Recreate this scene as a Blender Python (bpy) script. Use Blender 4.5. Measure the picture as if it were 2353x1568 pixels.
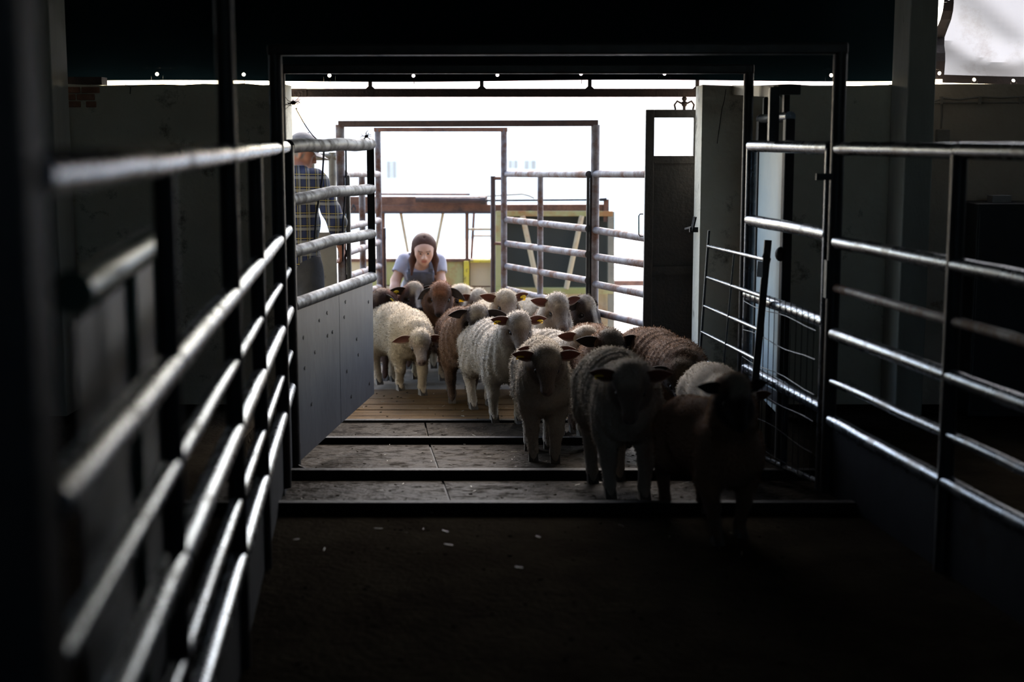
import bpy, math, random
import numpy as np
from mathutils import Vector, Matrix

# ---------------------------------------------------------------- camera, sky, sun, exposure
SC = bpy.context.scene
for _o in list(bpy.data.objects):
    bpy.data.objects.remove(_o)
COL = SC.collection
CAM_H, FPX, CX, CY, HORIZON = 1.62, 3268.0, 1176.5, 784.0, 318.0
PITCH = math.atan((CY - HORIZON) / FPX)
cam = bpy.data.cameras.new('camera')
cam.sensor_width = 36.0
cam.lens = 50.0
cam.clip_end = 500
cam.dof.use_dof = True
cam.dof.focus_distance = 8.9
cam.dof.aperture_fstop = 1.6
camo = bpy.data.objects.new('camera', cam)
COL.objects.link(camo)
camo.location = (0, 0, CAM_H)
camo.rotation_euler = (math.pi / 2 - PITCH, 0, 0)
SC.camera = camo

SUN_EL, SUN_AZ = math.radians(44), math.radians(4)      # veiled sun high over the yard
world = bpy.data.worlds.new('sky')
SC.world = world
world.use_nodes = True
_n = world.node_tree.nodes
_bg = _n['Background']
_sky = _n.new('ShaderNodeTexSky')
_sky.sky_type = 'NISHITA'
_sky.sun_disc = False
_sky.sun_elevation = SUN_EL
_sky.sun_rotation = SUN_AZ
_sky.air_density = 1.0
_sky.dust_density = 2.5
_sky.ozone_density = 1.0
world.node_tree.links.new(_sky.outputs[0], _bg.inputs[0])
_bg.inputs[1].default_value = 0.60
sun = bpy.data.lights.new('sun', 'SUN')
sun.energy = 1.6
sun.angle = math.radians(34)
sun.color = (1.0, .985, .96)
suno = bpy.data.objects.new('sun', sun)
COL.objects.link(suno)
_sd = Vector((math.sin(SUN_AZ) * math.cos(SUN_EL), math.cos(SUN_AZ) * math.cos(SUN_EL), math.sin(SUN_EL)))
suno.rotation_euler = _sd.to_track_quat('Z', 'Y').to_euler()
suno.location = (0, -20, 30)

vs = SC.view_settings
vs.view_transform = 'Standard'
vs.look = 'None'
vs.gamma = 1.0
vs.use_curve_mapping = False
vs.exposure = 1.2
SC.cycles.max_bounces = 8
SC.cycles.diffuse_bounces = 5
SC.cycles.sample_clamp_indirect = 4.0

random.seed(7)
RNG = np.random.default_rng(7)


# ---------------------------------------------------------------- helpers
def U(px, py, Y):
    """world point at depth Y (metres from the camera along the ground) seen at photo pixel px, py"""
    x = (px - CX) / FPX
    b = (CY - py) / FPX
    c, s = math.cos(PITCH), math.sin(PITCH)
    dx, dy, dz = x, c + b * s, -s + b * c
    t = Y / dy
    return Vector((dx * t, Y, CAM_H + dz * t))


def UX(px, Y, z):
    """x at depth Y and height z for pixel column px"""
    d = math.cos(PITCH) * Y + math.sin(PITCH) * (CAM_H - z)
    return (px - CX) / FPX * d


def zfloor(y):
    if y < 6.1:
        return 0.0
    if y < 8.6:
        return -.1 * (y - 6.1)
    return -.25


class MB:
    """collects simple solids into one mesh"""
    def __init__(self):
        self.v, self.f, self.n = [], [], 0

    def add(self, verts, faces):
        self.v.extend([tuple(p) for p in verts])
        self.f.extend([tuple(i + self.n for i in fc) for fc in faces])
        self.n += len(verts)
        return self

    def box(self, c, s, rot=None):
        hx, hy, hz = s[0] / 2, s[1] / 2, s[2] / 2
        ps = [Vector((x, y, z)) for x in (-hx, hx) for y in (-hy, hy) for z in (-hz, hz)]
        if rot is not None:
            ps = [rot @ p for p in ps]
        c = Vector(c)
        return self.add([p + c for p in ps], [(0, 1, 3, 2), (4, 6, 7, 5), (0, 4, 5, 1), (2, 3, 7, 6), (0, 2, 6, 4), (1, 5, 7, 3)])

    def bar(self, a, b, w, h, up=(0, 0, 1)):
        """rectangular bar from a to b: w sideways, h along up"""
        a, b = Vector(a), Vector(b)
        d = (b - a)
        L = d.length
        d.normalize()
        up = Vector(up)
        if abs(d.dot(up)) > .98:
            up = Vector((0, 1, 0))
        s = d.cross(up).normalized()
        u = s.cross(d).normalized()
        R = Matrix((d, s, u)).transposed()
        return self.box((a + b) / 2, (L, w, h), R)

    def tube(self, a, b, r, n=14, r2=None):
        return self.path([a, b], r, n, r2)

    def path(self, pts, r, n=10, r2=None):
        pts = [Vector(p) for p in pts]
        m = len(pts)
        vs, fs = [], []
        ref = None
        for i, p in enumerate(pts):
            d = (pts[min(i + 1, m - 1)] - pts[max(i - 1, 0)]).normalized()
            if ref is None:
                ref = Vector((0, 0, 1)) if abs(d.z) < .9 else Vector((0, 1, 0))
            s = d.cross(ref).normalized()
            u = s.cross(d).normalized()
            ref = u
            rr = r if r2 is None else r + (r2 - r) * i / (m - 1)
            for k in range(n):
                t = 2 * math.pi * k / n
                vs.append(p + s * (rr * math.cos(t)) + u * (rr * math.sin(t)))
        for i in range(m - 1):
            for k in range(n):
                k2 = (k + 1) % n
                fs.append((i * n + k, i * n + k2, (i + 1) * n + k2, (i + 1) * n + k))
        fs.append(tuple(range(n - 1, -1, -1)))
        fs.append(tuple((m - 1) * n + k for k in range(n)))
        return self.add(vs, fs)

    def quad(self, p):
        return self.add(p, [(0, 1, 2, 3)])

    def prism(self, pts, d):
        """closed polygon pts extruded by vector d"""
        pts = [Vector(p) for p in pts]
        d = Vector(d)
        n = len(pts)
        fs = [tuple(range(n - 1, -1, -1)), tuple(range(n, 2 * n))]
        fs += [(i, (i + 1) % n, n + (i + 1) % n, n + i) for i in range(n)]
        return self.add(pts + [p + d for p in pts], fs)

    def ball(self, c, r, sx=1, sy=1, sz=1, nu=10, nv=7):
        c = Vector(c)
        vs = [c + Vector((0, 0, r * sz))]
        for j in range(1, nv):
            t = math.pi * j / nv
            for i in range(nu):
                p = 2 * math.pi * i / nu
                vs.append(c + Vector((r * sx * math.sin(t) * math.cos(p), r * sy * math.sin(t) * math.sin(p), r * sz * math.cos(t))))
        vs.append(c - Vector((0, 0, r * sz)))
        fs = [(0, 1 + i, 1 + (i + 1) % nu) for i in range(nu)]
        for j in range(nv - 2):
            for i in range(nu):
                a = 1 + j * nu
                fs.append((a + i, a + nu + i, a + nu + (i + 1) % nu, a + (i + 1) % nu))
        a = 1 + (nv - 2) * nu
        fs += [(a + i, len(vs) - 1, a + (i + 1) % nu) for i in range(nu)]
        return self.add(vs, fs)


WLOC = {}


def link(name, me, mat, parent=None, local=False):
    o = bpy.data.objects.new(name, me)
    COL.objects.link(o)
    if mat is not None and len(me.materials) == 0:
        me.materials.append(mat)
    if parent is not None:
        o.parent = parent
    WLOC[o.name] = WLOC.get(parent.name, Vector((0, 0, 0))) if parent is not None else Vector((0, 0, 0))
    return o


def obj(name, mb, mat, parent=None, smooth=True, bevel=0.0, local=False):
    """one mesh object; world coordinates in, re-expressed from its parent's place"""
    off = Vector((0, 0, 0))
    if parent is not None and not local:
        off = WLOC[parent.name]
    me = bpy.data.meshes.new(name)
    if parent is None and not local:            # own origin at the middle of its base
        a = np.array(mb.v)
        off = Vector(((a[:, 0].min() + a[:, 0].max()) / 2, (a[:, 1].min() + a[:, 1].max()) / 2, a[:, 2].min()))
    me.from_pydata([(p[0] - off.x, p[1] - off.y, p[2] - off.z) for p in mb.v], [], mb.f)
    me.update()
    if smooth:
        me.polygons.foreach_set('use_smooth', [True] * len(me.polygons))
        me.set_sharp_from_angle(angle=math.radians(38))
    o = link(name, me, mat, parent)
    if parent is None and not local:
        o.location = off
        WLOC[o.name] = off.copy()
    if bevel:
        m = o.modifiers.new('soft_edge', 'BEVEL')
        m.width = bevel
        m.segments = 2
        m.limit_method = 'ANGLE'
        m.angle_limit = math.radians(50)
    return o


def thing(name, label, cat, loc=(0, 0, 0), group=None, rotz=0.0):
    o = bpy.data.objects.new(name, None)
    COL.objects.link(o)
    o.location = loc
    o.rotation_euler = (0, 0, rotz)
    o.empty_display_size = .1
    WLOC[o.name] = Vector(loc)
    return tag(o, label, cat, group)


def tag(o, label, cat, group=None):
    o['label'] = label
    o['category'] = cat
    if group:
        o['group'] = group
    return o


def struct(o):
    o['kind'] = 'structure'
    return o


def stuff(o):
    o['kind'] = 'stuff'
    return o


# ---------------------------------------------------------------- materials
def nmat(name, c1, c2=None, scale=8.0, rough=.6, metal=0.0, bump=0.0, bscale=60.0, c3=None, c3scale=3.0, c3lo=.55, c3hi=.68,
         rough2=None, detail=5.0, stretch=None, trans=0.0, attr=False, spec=.5, sheen=0.0):
    m = bpy.data.materials.new(name)
    m.use_nodes = True
    nt = m.node_tree
    N, L = nt.nodes, nt.links
    b = N['Principled BSDF']
    tc = N.new('ShaderNodeTexCoord')
    src = tc.outputs['Object']
    if stretch:
        mp = N.new('ShaderNodeMapping')
        mp.inputs['Scale'].default_value = stretch
        L.new(src, mp.inputs[0])
        src = mp.outputs[0]
    nz = N.new('ShaderNodeTexNoise')
    nz.inputs['Scale'].default_value = scale
    nz.inputs['Detail'].default_value = detail
    nz.inputs['Roughness'].default_value = .6
    L.new(src, nz.inputs['Vector'])
    mx = N.new('ShaderNodeMix')
    mx.data_type = 'RGBA'
    mx.inputs[6].default_value = (*c1, 1)
    mx.inputs[7].default_value = (*(c2 or c1), 1)
    rp = N.new('ShaderNodeMapRange')
    rp.inputs[1].default_value = .35
    rp.inputs[2].default_value = .65
    L.new(nz.outputs[0], rp.inputs[0])
    L.new(rp.outputs[0], mx.inputs[0])
    col = mx.outputs[2]
    rf = None
    if c3 is not None:
        n3 = N.new('ShaderNodeTexNoise')
        n3.inputs['Scale'].default_value = c3scale
        n3.inputs['Detail'].default_value = 8
        n3.inputs['Roughness'].default_value = .7
        L.new(src, n3.inputs['Vector'])
        r3 = N.new('ShaderNodeMapRange')
        r3.inputs[1].default_value = c3lo
        r3.inputs[2].default_value = c3hi
        L.new(n3.outputs[0], r3.inputs[0])
        m3 = N.new('ShaderNodeMix')
        m3.data_type = 'RGBA'
        L.new(r3.outputs[0], m3.inputs[0])
        L.new(col, m3.inputs[6])
        m3.inputs[7].default_value = (*c3, 1)
        col = m3.outputs[2]
        if metal > 0:
            mm = N.new('ShaderNodeMath')
            mm.operation = 'MULTIPLY_ADD'
            L.new(r3.outputs[0], mm.inputs[0])
            mm.inputs[1].default_value = -metal
            mm.inputs[2].default_value = metal
            L.new(mm.outputs[0], b.inputs['Metallic'])
        rf = r3.outputs[0]
    if attr:
        at = N.new('ShaderNodeAttribute')
        at.attribute_name = 'Col'
        ma = N.new('ShaderNodeMix')
        ma.data_type = 'RGBA'
        ma.blend_type = 'MULTIPLY'
        ma.inputs[0].default_value = 1
        L.new(at.outputs['Color'], ma.inputs[6])
        L.new(col, ma.inputs[7])
        col = ma.outputs[2]
    L.new(col, b.inputs['Base Color'])
    if not (c3 is not None and metal > 0):
        b.inputs['Metallic'].default_value = metal
    if rough2 is not None:
        rr = N.new('ShaderNodeMapRange')
        rr.inputs[1].default_value = .3
        rr.inputs[2].default_value = .7
        rr.inputs[3].default_value = rough
        rr.inputs[4].default_value = rough2
        L.new(rf if rf is not None else nz.outputs[0], rr.inputs[0])
        if rf is not None:
            rr.inputs[1].default_value = 0
            rr.inputs[2].default_value = 1
        L.new(rr.outputs[0], b.inputs['Roughness'])
    else:
        b.inputs['Roughness'].default_value = rough
    b.inputs['Specular IOR Level'].default_value = spec
    if sheen:
        b.inputs['Sheen Weight'].default_value = sheen
        b.inputs['Sheen Roughness'].default_value = .5
    if bump:
        nb = N.new('ShaderNodeTexNoise')
        nb.inputs['Scale'].default_value = bscale
        nb.inputs['Detail'].default_value = 4
        L.new(src, nb.inputs['Vector'])
        bp = N.new('ShaderNodeBump')
        bp.inputs['Strength'].default_value = bump
        bp.inputs['Distance'].default_value = .02
        L.new(nb.outputs[0], bp.inputs['Height'])
        L.new(bp.outputs[0], b.inputs['Normal'])
    if trans:
        tr = N.new('ShaderNodeBsdfTranslucent')
        L.new(col, tr.inputs['Color'])
        ms = N.new('ShaderNodeMixShader')
        ms.inputs[0].default_value = trans
        L.new(b.outputs[0], ms.inputs[1])
        L.new(tr.outputs[0], ms.inputs[2])
        L.new(ms.outputs[0], N['Material Output'].inputs[0])
    return m


M = {}
M['pipe'] = nmat('galvanised_pipe', (.062, .075, .092), (.125, .147, .172), 14, .26, .78, .03, 9, c3=(.04, .036, .034), c3scale=6, c3lo=.52, c3hi=.72, rough2=.5)
M['pipe_gate'] = nmat('dull_galvanised_pipe', (.035, .04, .046), (.075, .082, .09), 20, .52, .25, .03, 9, c3=(.03, .026, .024), c3scale=11, c3lo=.46, c3hi=.64, rough2=.75, spec=.15)
M['sheet_dark'] = nmat('darkened_sheet_panel', (.012, .013, .016), (.020, .022, .025), 2.2, .9, 0, .06, 9, c3=(.012, .010, .009), c3scale=1.8, spec=.03)  # darker copy of the galvanised sheet, toned down where doorway light falls
M['bar_steel'] = nmat('black_cross_bar', (.006, .006, .006), (.012, .011, .010), 9, .7, 0, .2, 50, spec=.10)
M['pen_floor'] = nmat('dusty_shaded_concrete', (.085, .072, .058), (.125, .108, .088), 2.4, .95, 0, .3, 20, c3=(.05, .04, .03), c3scale=5, spec=.05)  # pen ground darkened in colour for its shade; the yard is paler
M['post'] = nmat('weathered_post_in_shade', (.018, .019, .020), (.032, .032, .032), 14, .42, 0, .1, 40, c3=(.04, .028, .022), c3scale=6, c3lo=.56, c3hi=.7, rough2=.65, spec=.18)  # unlit look of the galvanised posts put into a dark base colour
M['dark_steel'] = nmat('dark_painted_steel', (.012, .012, .0125), (.024, .021, .019), 9, .55, 0, .2, 50, spec=.35)
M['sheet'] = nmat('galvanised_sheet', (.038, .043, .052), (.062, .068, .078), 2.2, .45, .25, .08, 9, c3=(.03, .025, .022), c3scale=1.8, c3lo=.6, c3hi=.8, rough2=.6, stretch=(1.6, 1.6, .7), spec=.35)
M['pipe_rust'] = nmat('rusting_galvanised_pipe', (.10, .09, .092), (.165, .15, .155), 14, .58, .15, .05, 30, c3=(.085, .036, .018), c3scale=6, c3lo=.46, c3hi=.62, rough2=.8, spec=.25)
M['rust'] = nmat('brown_rust', (.09, .038, .020), (.17, .075, .040), 9, .8, 0, .3, 60, c3=(.035, .021, .016), c3scale=5, c3lo=.5, c3hi=.7)
M['rust_dark'] = nmat('dark_brown_rust', (.030, .018, .015), (.06, .032, .024), 9, .75, 0, .3, 60)
M['green_paint'] = nmat('flaking_green_paint', (.25, .245, .075), (.33, .295, .14), 3, .6, 0, .15, 40, c3=(.27, .12, .035), c3scale=2.2, c3lo=.50, c3hi=.64)
M['cream_rusty'] = nmat('rust_streaked_cream_paint', (.40, .32, .21), (.44, .345, .20), 3, .6, 0, .12, 40, c3=(.32, .14, .04), c3scale=2.2, c3lo=.51, c3hi=.68)
M['yellow_paint'] = nmat('chipped_yellow_paint', (.55, .41, .02), (.46, .36, .05), 7, .55, 0, .15, 50, c3=(.08, .05, .025), c3scale=8, c3lo=.58, c3hi=.66)
M['cream'] = nmat('grimy_cream_paint', (.17, .155, .115), (.21, .195, .145), 6, .5, 0, .08, 40, c3=(.09, .08, .055), c3scale=10, c3lo=.6, c3hi=.72)
M['slate_panel'] = nmat('dark_slate_panel', (.024, .028, .024), (.032, .037, .032), 2, .6, spec=.3)
M['pale_blue'] = nmat('pale_blue_painted_sheet', (.42, .55, .60), (.50, .61, .64), 4, .45, 0, .05, 30, c3=(.10, .12, .12), c3scale=24, c3lo=.66, c3hi=.72)
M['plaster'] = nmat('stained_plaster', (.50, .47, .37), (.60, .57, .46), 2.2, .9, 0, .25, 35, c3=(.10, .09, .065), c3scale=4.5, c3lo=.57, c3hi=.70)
M['plaster_dark'] = nmat('dark_plaster', (.10, .09, .075), (.14, .125, .10), 2.2, .9, 0, .2, 30)  # unseen walls darkened in colour to cut the bounced light
M['plaster_warm'] = nmat('stained_warm_plaster', (.52, .42, .32), (.60, .50, .39), 2.2, .9, 0, .25, 35, c3=(.20, .11, .06), c3scale=4.0, c3lo=.60, c3hi=.74)
M['concrete_post'] = nmat('concrete_post', (.30, .30, .26), (.36, .36, .31), 3, .85, 0, .12, 50, c3=(.15, .145, .12), c3scale=9, c3lo=.66, c3hi=.74, stretch=(2, 2, .5))
M['brick'] = nmat('old_brick', (.20, .09, .055), (.30, .15, .09), 14, .9, 0, .4, 60)
M['tarp'] = nmat('dark_teal_tarpaulin', (.0015, .005, .007), (.0025, .007, .0095), 2, .8, 0, .05, 20, spec=.02)
M['tarp_black'] = nmat('black_tarpaulin_hem', (.015, .013, .013), (.03, .022, .02), 6, .6, 0, .1, 60)
M['tarp_white'] = nmat('white_translucent_tarpaulin', (.135, .135, .14), (.155, .155, .158), 1.4, .6, 0, .05, 12, c3=(.085, .075, .067), c3scale=2.6, c3lo=.56, c3hi=.80, trans=.72)
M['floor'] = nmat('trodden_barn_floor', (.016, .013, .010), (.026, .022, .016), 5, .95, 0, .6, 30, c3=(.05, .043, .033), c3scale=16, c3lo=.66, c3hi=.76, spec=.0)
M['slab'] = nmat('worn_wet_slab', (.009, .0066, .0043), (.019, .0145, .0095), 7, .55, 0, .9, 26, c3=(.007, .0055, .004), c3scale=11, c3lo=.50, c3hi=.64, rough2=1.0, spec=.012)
M['plank'] = nmat('worn_brown_plank', (.040, .021, .0065), (.072, .041, .014), 6, .75, 0, .6, 30, stretch=(.6, 5, 5), c3=(.018, .011, .005), c3scale=5, c3lo=.52, c3hi=.68, spec=.05)
M['ground'] = nmat('pale_sunlit_yard', (.50, .45, .38), (.60, .54, .47), .8, .9, 0, .2, 14, spec=.2)  # lighter copy of the ground, sunlit brightness put into its colour
M['ceiling'] = nmat('dark_roof_boards', (.06, .05, .042), (.09, .078, .065), 3, .9)
M['render'] = nmat('white_rendered_wall', (.84, .82, .76), (.88, .86, .81), .6, .9, 0, .05, 10)
M['tile'] = nmat('terracotta_roof_tile', (.74, .52, .40), (.80, .62, .48), 2, .85)
M['glass'] = nmat('pale_window_glass', (.30, .27, .23), (.36, .33, .28), 2, .5, spec=.05)  # pale warm grey panes, almost without gloss
M['frame_white'] = nmat('white_window_frame', (.75, .74, .70), (.8, .79, .75), 3, .6)
M['cabinet'] = nmat('dark_cabinet_paint', (.014, .015, .016), (.024, .025, .026), 3, .6)
M['twine'] = nmat('dark_baling_twine', (.05, .025, .02), (.09, .04, .03), 40, .9)
M['rope'] = nmat('grey_rope', (.10, .10, .115), (.16, .16, .17), 60, .9)
M['cable'] = nmat('grey_cable', (.30, .26, .22), (.36, .31, .26), 20, .7)
M['label_white'] = nmat('worn_white_label', (.62, .64, .66), (.72, .73, .74), 14, .6)
M['green_gate'] = nmat('faded_dark_green_paint', (.05, .10, .08), (.10, .15, .13), 6, .30, .5, .05, 20)
M['ivory_box'] = nmat('grey_cardboard', (.30, .28, .26), (.36, .34, .32), 9, .8)
M['wool'] = nmat('wool', (.86, .86, .86), (1, 1, 1), 60, .95, 0, .5, 130, attr=True, spec=.1, sheen=.12)
M['fleece'] = nmat('fleece_strands', (.95, .95, .95), (1, 1, 1), 40, .9, 0, 0, attr=True, spec=.1, trans=.22)
M['hoof'] = nmat('dark_hoof', (.035, .028, .022), (.06, .05, .04), 40, .5)
M['eye'] = nmat('dark_eye', (.008, .006, .005), (.014, .01, .008), 20, .35, spec=.3)
M['tag_yellow'] = nmat('yellow_plastic', (.85, .62, .03), (.85, .66, .06), 30, .45, trans=.3)
M['ear'] = nmat('ear_skin', (.9, .9, .9), (1, 1, 1), 50, .8, 0, .2, 90, attr=True, spec=.2, trans=.2)
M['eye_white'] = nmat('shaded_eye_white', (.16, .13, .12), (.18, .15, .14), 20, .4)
M['skin'] = nmat('skin', (.94, .94, .94), (1, 1, 1), 30, .5, 0, .04, 120, attr=True, spec=.4)
M['hair'] = nmat('brown_hair', (.042, .015, .0075), (.085, .034, .018), 30, .6, 0, .6, 40, stretch=(9, 9, 1), spec=.15)
M['tee'] = nmat('lavender_grey_cotton', (.25, .235, .265), (.30, .285, .315), 8, .9, 0, .25, 24, sheen=.05)
M['overall'] = nmat('slate_blue_workwear', (.052, .053, .068), (.076, .077, .092), 7, .85, 0, .35, 26)
M['trouser'] = nmat('dark_work_trousers', (.011, .011, .012), (.018, .018, .019), 8, .9, 0, .35, 22, spec=.2)  # darkened in colour for the shade behind the gate
M['boot'] = nmat('black_rubber_boot', (.02, .02, .02), (.035, .033, .03), 9, .5)
M['cap'] = nmat('faded_grey_cap', (.085, .078, .075), (.11, .10, .095), 14, .85, 0, .15, 60)


def plaid_material():
    m = bpy.data.materials.new('navy_plaid_flannel')
    m.use_nodes = True
    nt = m.node_tree
    N, L = nt.nodes, nt.links
    b = N['Principled BSDF']
    b.inputs['Roughness'].default_value = .9
    b.inputs['Specular IOR Level'].default_value = .15
    tc = N.new('ShaderNodeTexCoord')
    sp = N.new('ShaderNodeSeparateXYZ')
    L.new(tc.outputs['Object'], sp.inputs[0])

    def band(val, period, lo, hi, off=0.0):
        a = N.new('ShaderNodeMath'); a.operation = 'MULTIPLY_ADD'
        L.new(val, a.inputs[0]); a.inputs[1].default_value = 1 / period; a.inputs[2].default_value = off
        f = N.new('ShaderNodeMath'); f.operation = 'FRACT'; L.new(a.outputs[0], f.inputs[0])
        g = N.new('ShaderNodeMath'); g.operation = 'GREATER_THAN'; L.new(f.outputs[0], g.inputs[0]); g.inputs[1].default_value = lo
        h = N.new('ShaderNodeMath'); h.operation = 'LESS_THAN'; L.new(f.outputs[0], h.inputs[0]); h.inputs[1].default_value = hi
        k = N.new('ShaderNodeMath'); k.operation = 'MULTIPLY'; L.new(g.outputs[0], k.inputs[0]); L.new(h.outputs[0], k.inputs[1])
        return k.outputs[0]

    def mix(fac, a, c):
        x = N.new('ShaderNodeMix'); x.data_type = 'RGBA'
        L.new(fac, x.inputs[0])
        if isinstance(a, tuple):
            x.inputs[6].default_value = (*a, 1)
        else:
            L.new(a, x.inputs[6])
        x.inputs[7].default_value = (*c, 1)
        return x.outputs[2]

    def half(v, k):
        a = N.new('ShaderNodeMath'); a.operation = 'MULTIPLY'; L.new(v, a.inputs[0]); a.inputs[1].default_value = k
        return a.outputs[0]
    hx = N.new('ShaderNodeMath'); hx.operation = 'ADD'
    L.new(sp.outputs[0], hx.inputs[0]); L.new(sp.outputs[1], hx.inputs[1])
    P = .085  # plaid colours below are darkened to carry the gate's shade
    c = mix(half(band(hx.outputs[0], P, .0, .42), .8), (0.003, 0.004, 0.007), (0.009, 0.011, 0.028))
    c = mix(half(band(sp.outputs[2], P, .0, .42), .5), c, (0.010, 0.013, 0.030))
    c = mix(half(band(hx.outputs[0], P, .52, .74), .45), c, (0.138, 0.133, 0.117))
    c = mix(half(band(sp.outputs[2], P, .52, .74), .45), c, (0.145, 0.140, 0.125))
    c = mix(half(band(hx.outputs[0], P, .86, .91), .8), c, (0.155, 0.120, 0.035))
    c = mix(half(band(sp.outputs[2], P, .86, .91), .8), c, (0.155, 0.120, 0.035))
    L.new(c, b.inputs['Base Color'])
    return m


M['plaid'] = plaid_material()


# ---------------------------------------------------------------- smooth bodies: signed distance field + surface nets
class Field:
    def __init__(self):
        self.p = []

    def cap(self, a, b, ra, rb, k=.04, sq=None, op='add'):
        self.p.append((np.array(a, float), np.array(b, float), ra, rb, k, sq, op))
        return self

    def ball(self, a, r, k=.03, op='add', sq=None):
        return self.cap(a, (a[0], a[1], a[2] + 1e-4), r, r, k, sq, op)

    @staticmethod
    def dist(P, q):
        a, b, ra, rb, k, sq, op = q
        if sq is not None:
            s = np.array(sq)
            P, a, b = P / s, a / s, b / s
        ab = b - a
        h = np.clip(((P - a) @ ab) / max(ab @ ab, 1e-12), 0, 1)
        d = np.linalg.norm(P - a - h[..., None] * ab, axis=-1) - (ra + (rb - ra) * h)
        if sq is not None:
            d = d * min(sq)
        return d

    def mesh(self, vox, planes=()):
        lo = np.min([np.minimum(q[0], q[1]) - max(q[2], q[3]) * (max(q[5]) if q[5] else 1) for q in self.p if q[6] == 'add'], axis=0) - 3 * vox
        hi = np.max([np.maximum(q[0], q[1]) + max(q[2], q[3]) * (max(q[5]) if q[5] else 1) for q in self.p if q[6] == 'add'], axis=0) + 3 * vox
        n = np.ceil((hi - lo) / vox).astype(int) + 1
        G = np.full(n, .15)
        ax = [lo[i] + vox * np.arange(n[i]) for i in range(3)]
        for q in self.p:
            a, b, ra, rb, k, sq, op = q
            R = max(ra, rb) * (max(sq) if sq else 1) + k * 1.3 + 2 * vox
            i0 = np.maximum(np.floor((np.minimum(a, b) - R - lo) / vox).astype(int), 0)
            i1 = np.minimum(np.ceil((np.maximum(a, b) + R - lo) / vox).astype(int) + 1, n)
            if np.any(i1 <= i0):
                continue
            sl = tuple(slice(i0[i], i1[i]) for i in range(3))
            X = np.stack(np.meshgrid(*[ax[i][sl[i]] for i in range(3)], indexing='ij'), -1)
            d = self.dist(X, q)
            g = G[sl]
            if op == 'add':
                h = np.maximum(k - np.abs(g - d), 0) / k
                G[sl] = np.minimum(g, d) - h * h * k * .25
            else:
                h = np.maximum(k - np.abs(g + d), 0) / k
                G[sl] = np.maximum(g, -d) + h * h * k * .25
        if len(planes):
            X = np.stack(np.meshgrid(*ax, indexing='ij'), -1)
            for nrm, c in planes:               # keep the side where nrm.p <= c
                G = np.maximum(G, X @ np.array(nrm, float) - c)
        return nets(G, lo, vox)


def nets(G, lo, vox):
    S = G < 0
    cs = [S[i:S.shape[0] - 1 + i, j:S.shape[1] - 1 + j, k:S.shape[2] - 1 + k] for i in (0, 1) for j in (0, 1) for k in (0, 1)]
    cnt = sum(c.astype(np.int8) for c in cs)
    act = (cnt > 0) & (cnt < 8)
    idx = np.argwhere(act)
    vid = np.full(act.shape, -1, np.int64)
    vid[act] = np.arange(len(idx))
    cor = np.array([(i, j, k) for i in (0, 1) for j in (0, 1) for k in (0, 1)])
    V = np.stack([G[idx[:, 0] + c[0], idx[:, 1] + c[1], idx[:, 2] + c[2]] for c in cor], 1)
    acc = np.zeros((len(idx), 3))
    num = np.zeros(len(idx))
    for a in range(8):
        for b in range(a + 1, 8):
            if np.abs(cor[a] - cor[b]).sum() != 1:
                continue
            va, vb = V[:, a], V[:, b]
            m = (va < 0) != (vb < 0)
            t = np.where(m, va / np.where(m, va - vb, 1), 0)
            p = cor[a] + t[:, None] * (cor[b] - cor[a])
            acc[m] += p[m]
            num[m] += 1
    P = lo + vox * (idx + acc / num[:, None])
    F = []
    for axx in range(3):
        sh = [slice(None)] * 3
        s0, s1 = list(sh), list(sh)
        s0[axx] = slice(0, -1)
        s1[axx] = slice(1, None)
        A, B = S[tuple(s0)], S[tuple(s1)]
        e = np.argwhere(A != B)
        u, v = (axx + 1) % 3, (axx + 2) % 3
        ok = (e[:, u] > 0) & (e[:, v] > 0) & (e[:, u] < act.shape[u]) & (e[:, v] < act.shape[v])
        e = e[ok]
        q = []
        for du, dv in ((0, 0), (-1, 0), (-1, -1), (0, -1)):
            c = e.copy()
            c[:, u] += du
            c[:, v] += dv
            q.append(vid[c[:, 0], c[:, 1], c[:, 2]])
        q = np.stack(q, 1)
        inside = A[e[:, 0], e[:, 1], e[:, 2]]
        q[~inside] = q[~inside][:, ::-1]
        F.append(q)
    F = np.concatenate(F)
    F = F[(F >= 0).all(1)]
    return P, F


def npmesh(name, P, F, col=None):
    me = bpy.data.meshes.new(name)
    k = F.shape[1]
    me.vertices.add(len(P))
    me.vertices.foreach_set('co', np.ascontiguousarray(P, np.float32).ravel())
    me.loops.add(F.size)
    me.loops.foreach_set('vertex_index', np.ascontiguousarray(F, np.int32).ravel())
    me.polygons.add(len(F))
    me.polygons.foreach_set('loop_start', np.arange(0, F.size, k, dtype=np.int32))
    me.polygons.foreach_set('use_smooth', np.ones(len(F), bool))
    me.update(calc_edges=True)
    if col is not None:
        at = me.color_attributes.new('Col', 'FLOAT_COLOR', 'POINT')
        c4 = np.ones((len(P), 4), np.float32)
        c4[:, :3] = col
        at.data.foreach_set('color', c4.ravel())
    return me


def relax(P, F, it=2, lam=.5):
    for _ in range(it):
        acc = np.zeros_like(P)
        num = np.zeros(len(P))
        for i in range(4):
            a, b = F[:, i], F[:, (i + 1) % 4]
            np.add.at(acc, a, P[b]); np.add.at(num, a, 1)
            np.add.at(acc, b, P[a]); np.add.at(num, b, 1)
        P = P + lam * (acc / np.maximum(num, 1)[:, None] - P)
    return P


def sstep(x, a, b):
    t = np.clip((x - a) / (b - a), 0, 1)
    return t * t * (3 - 2 * t)


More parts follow.
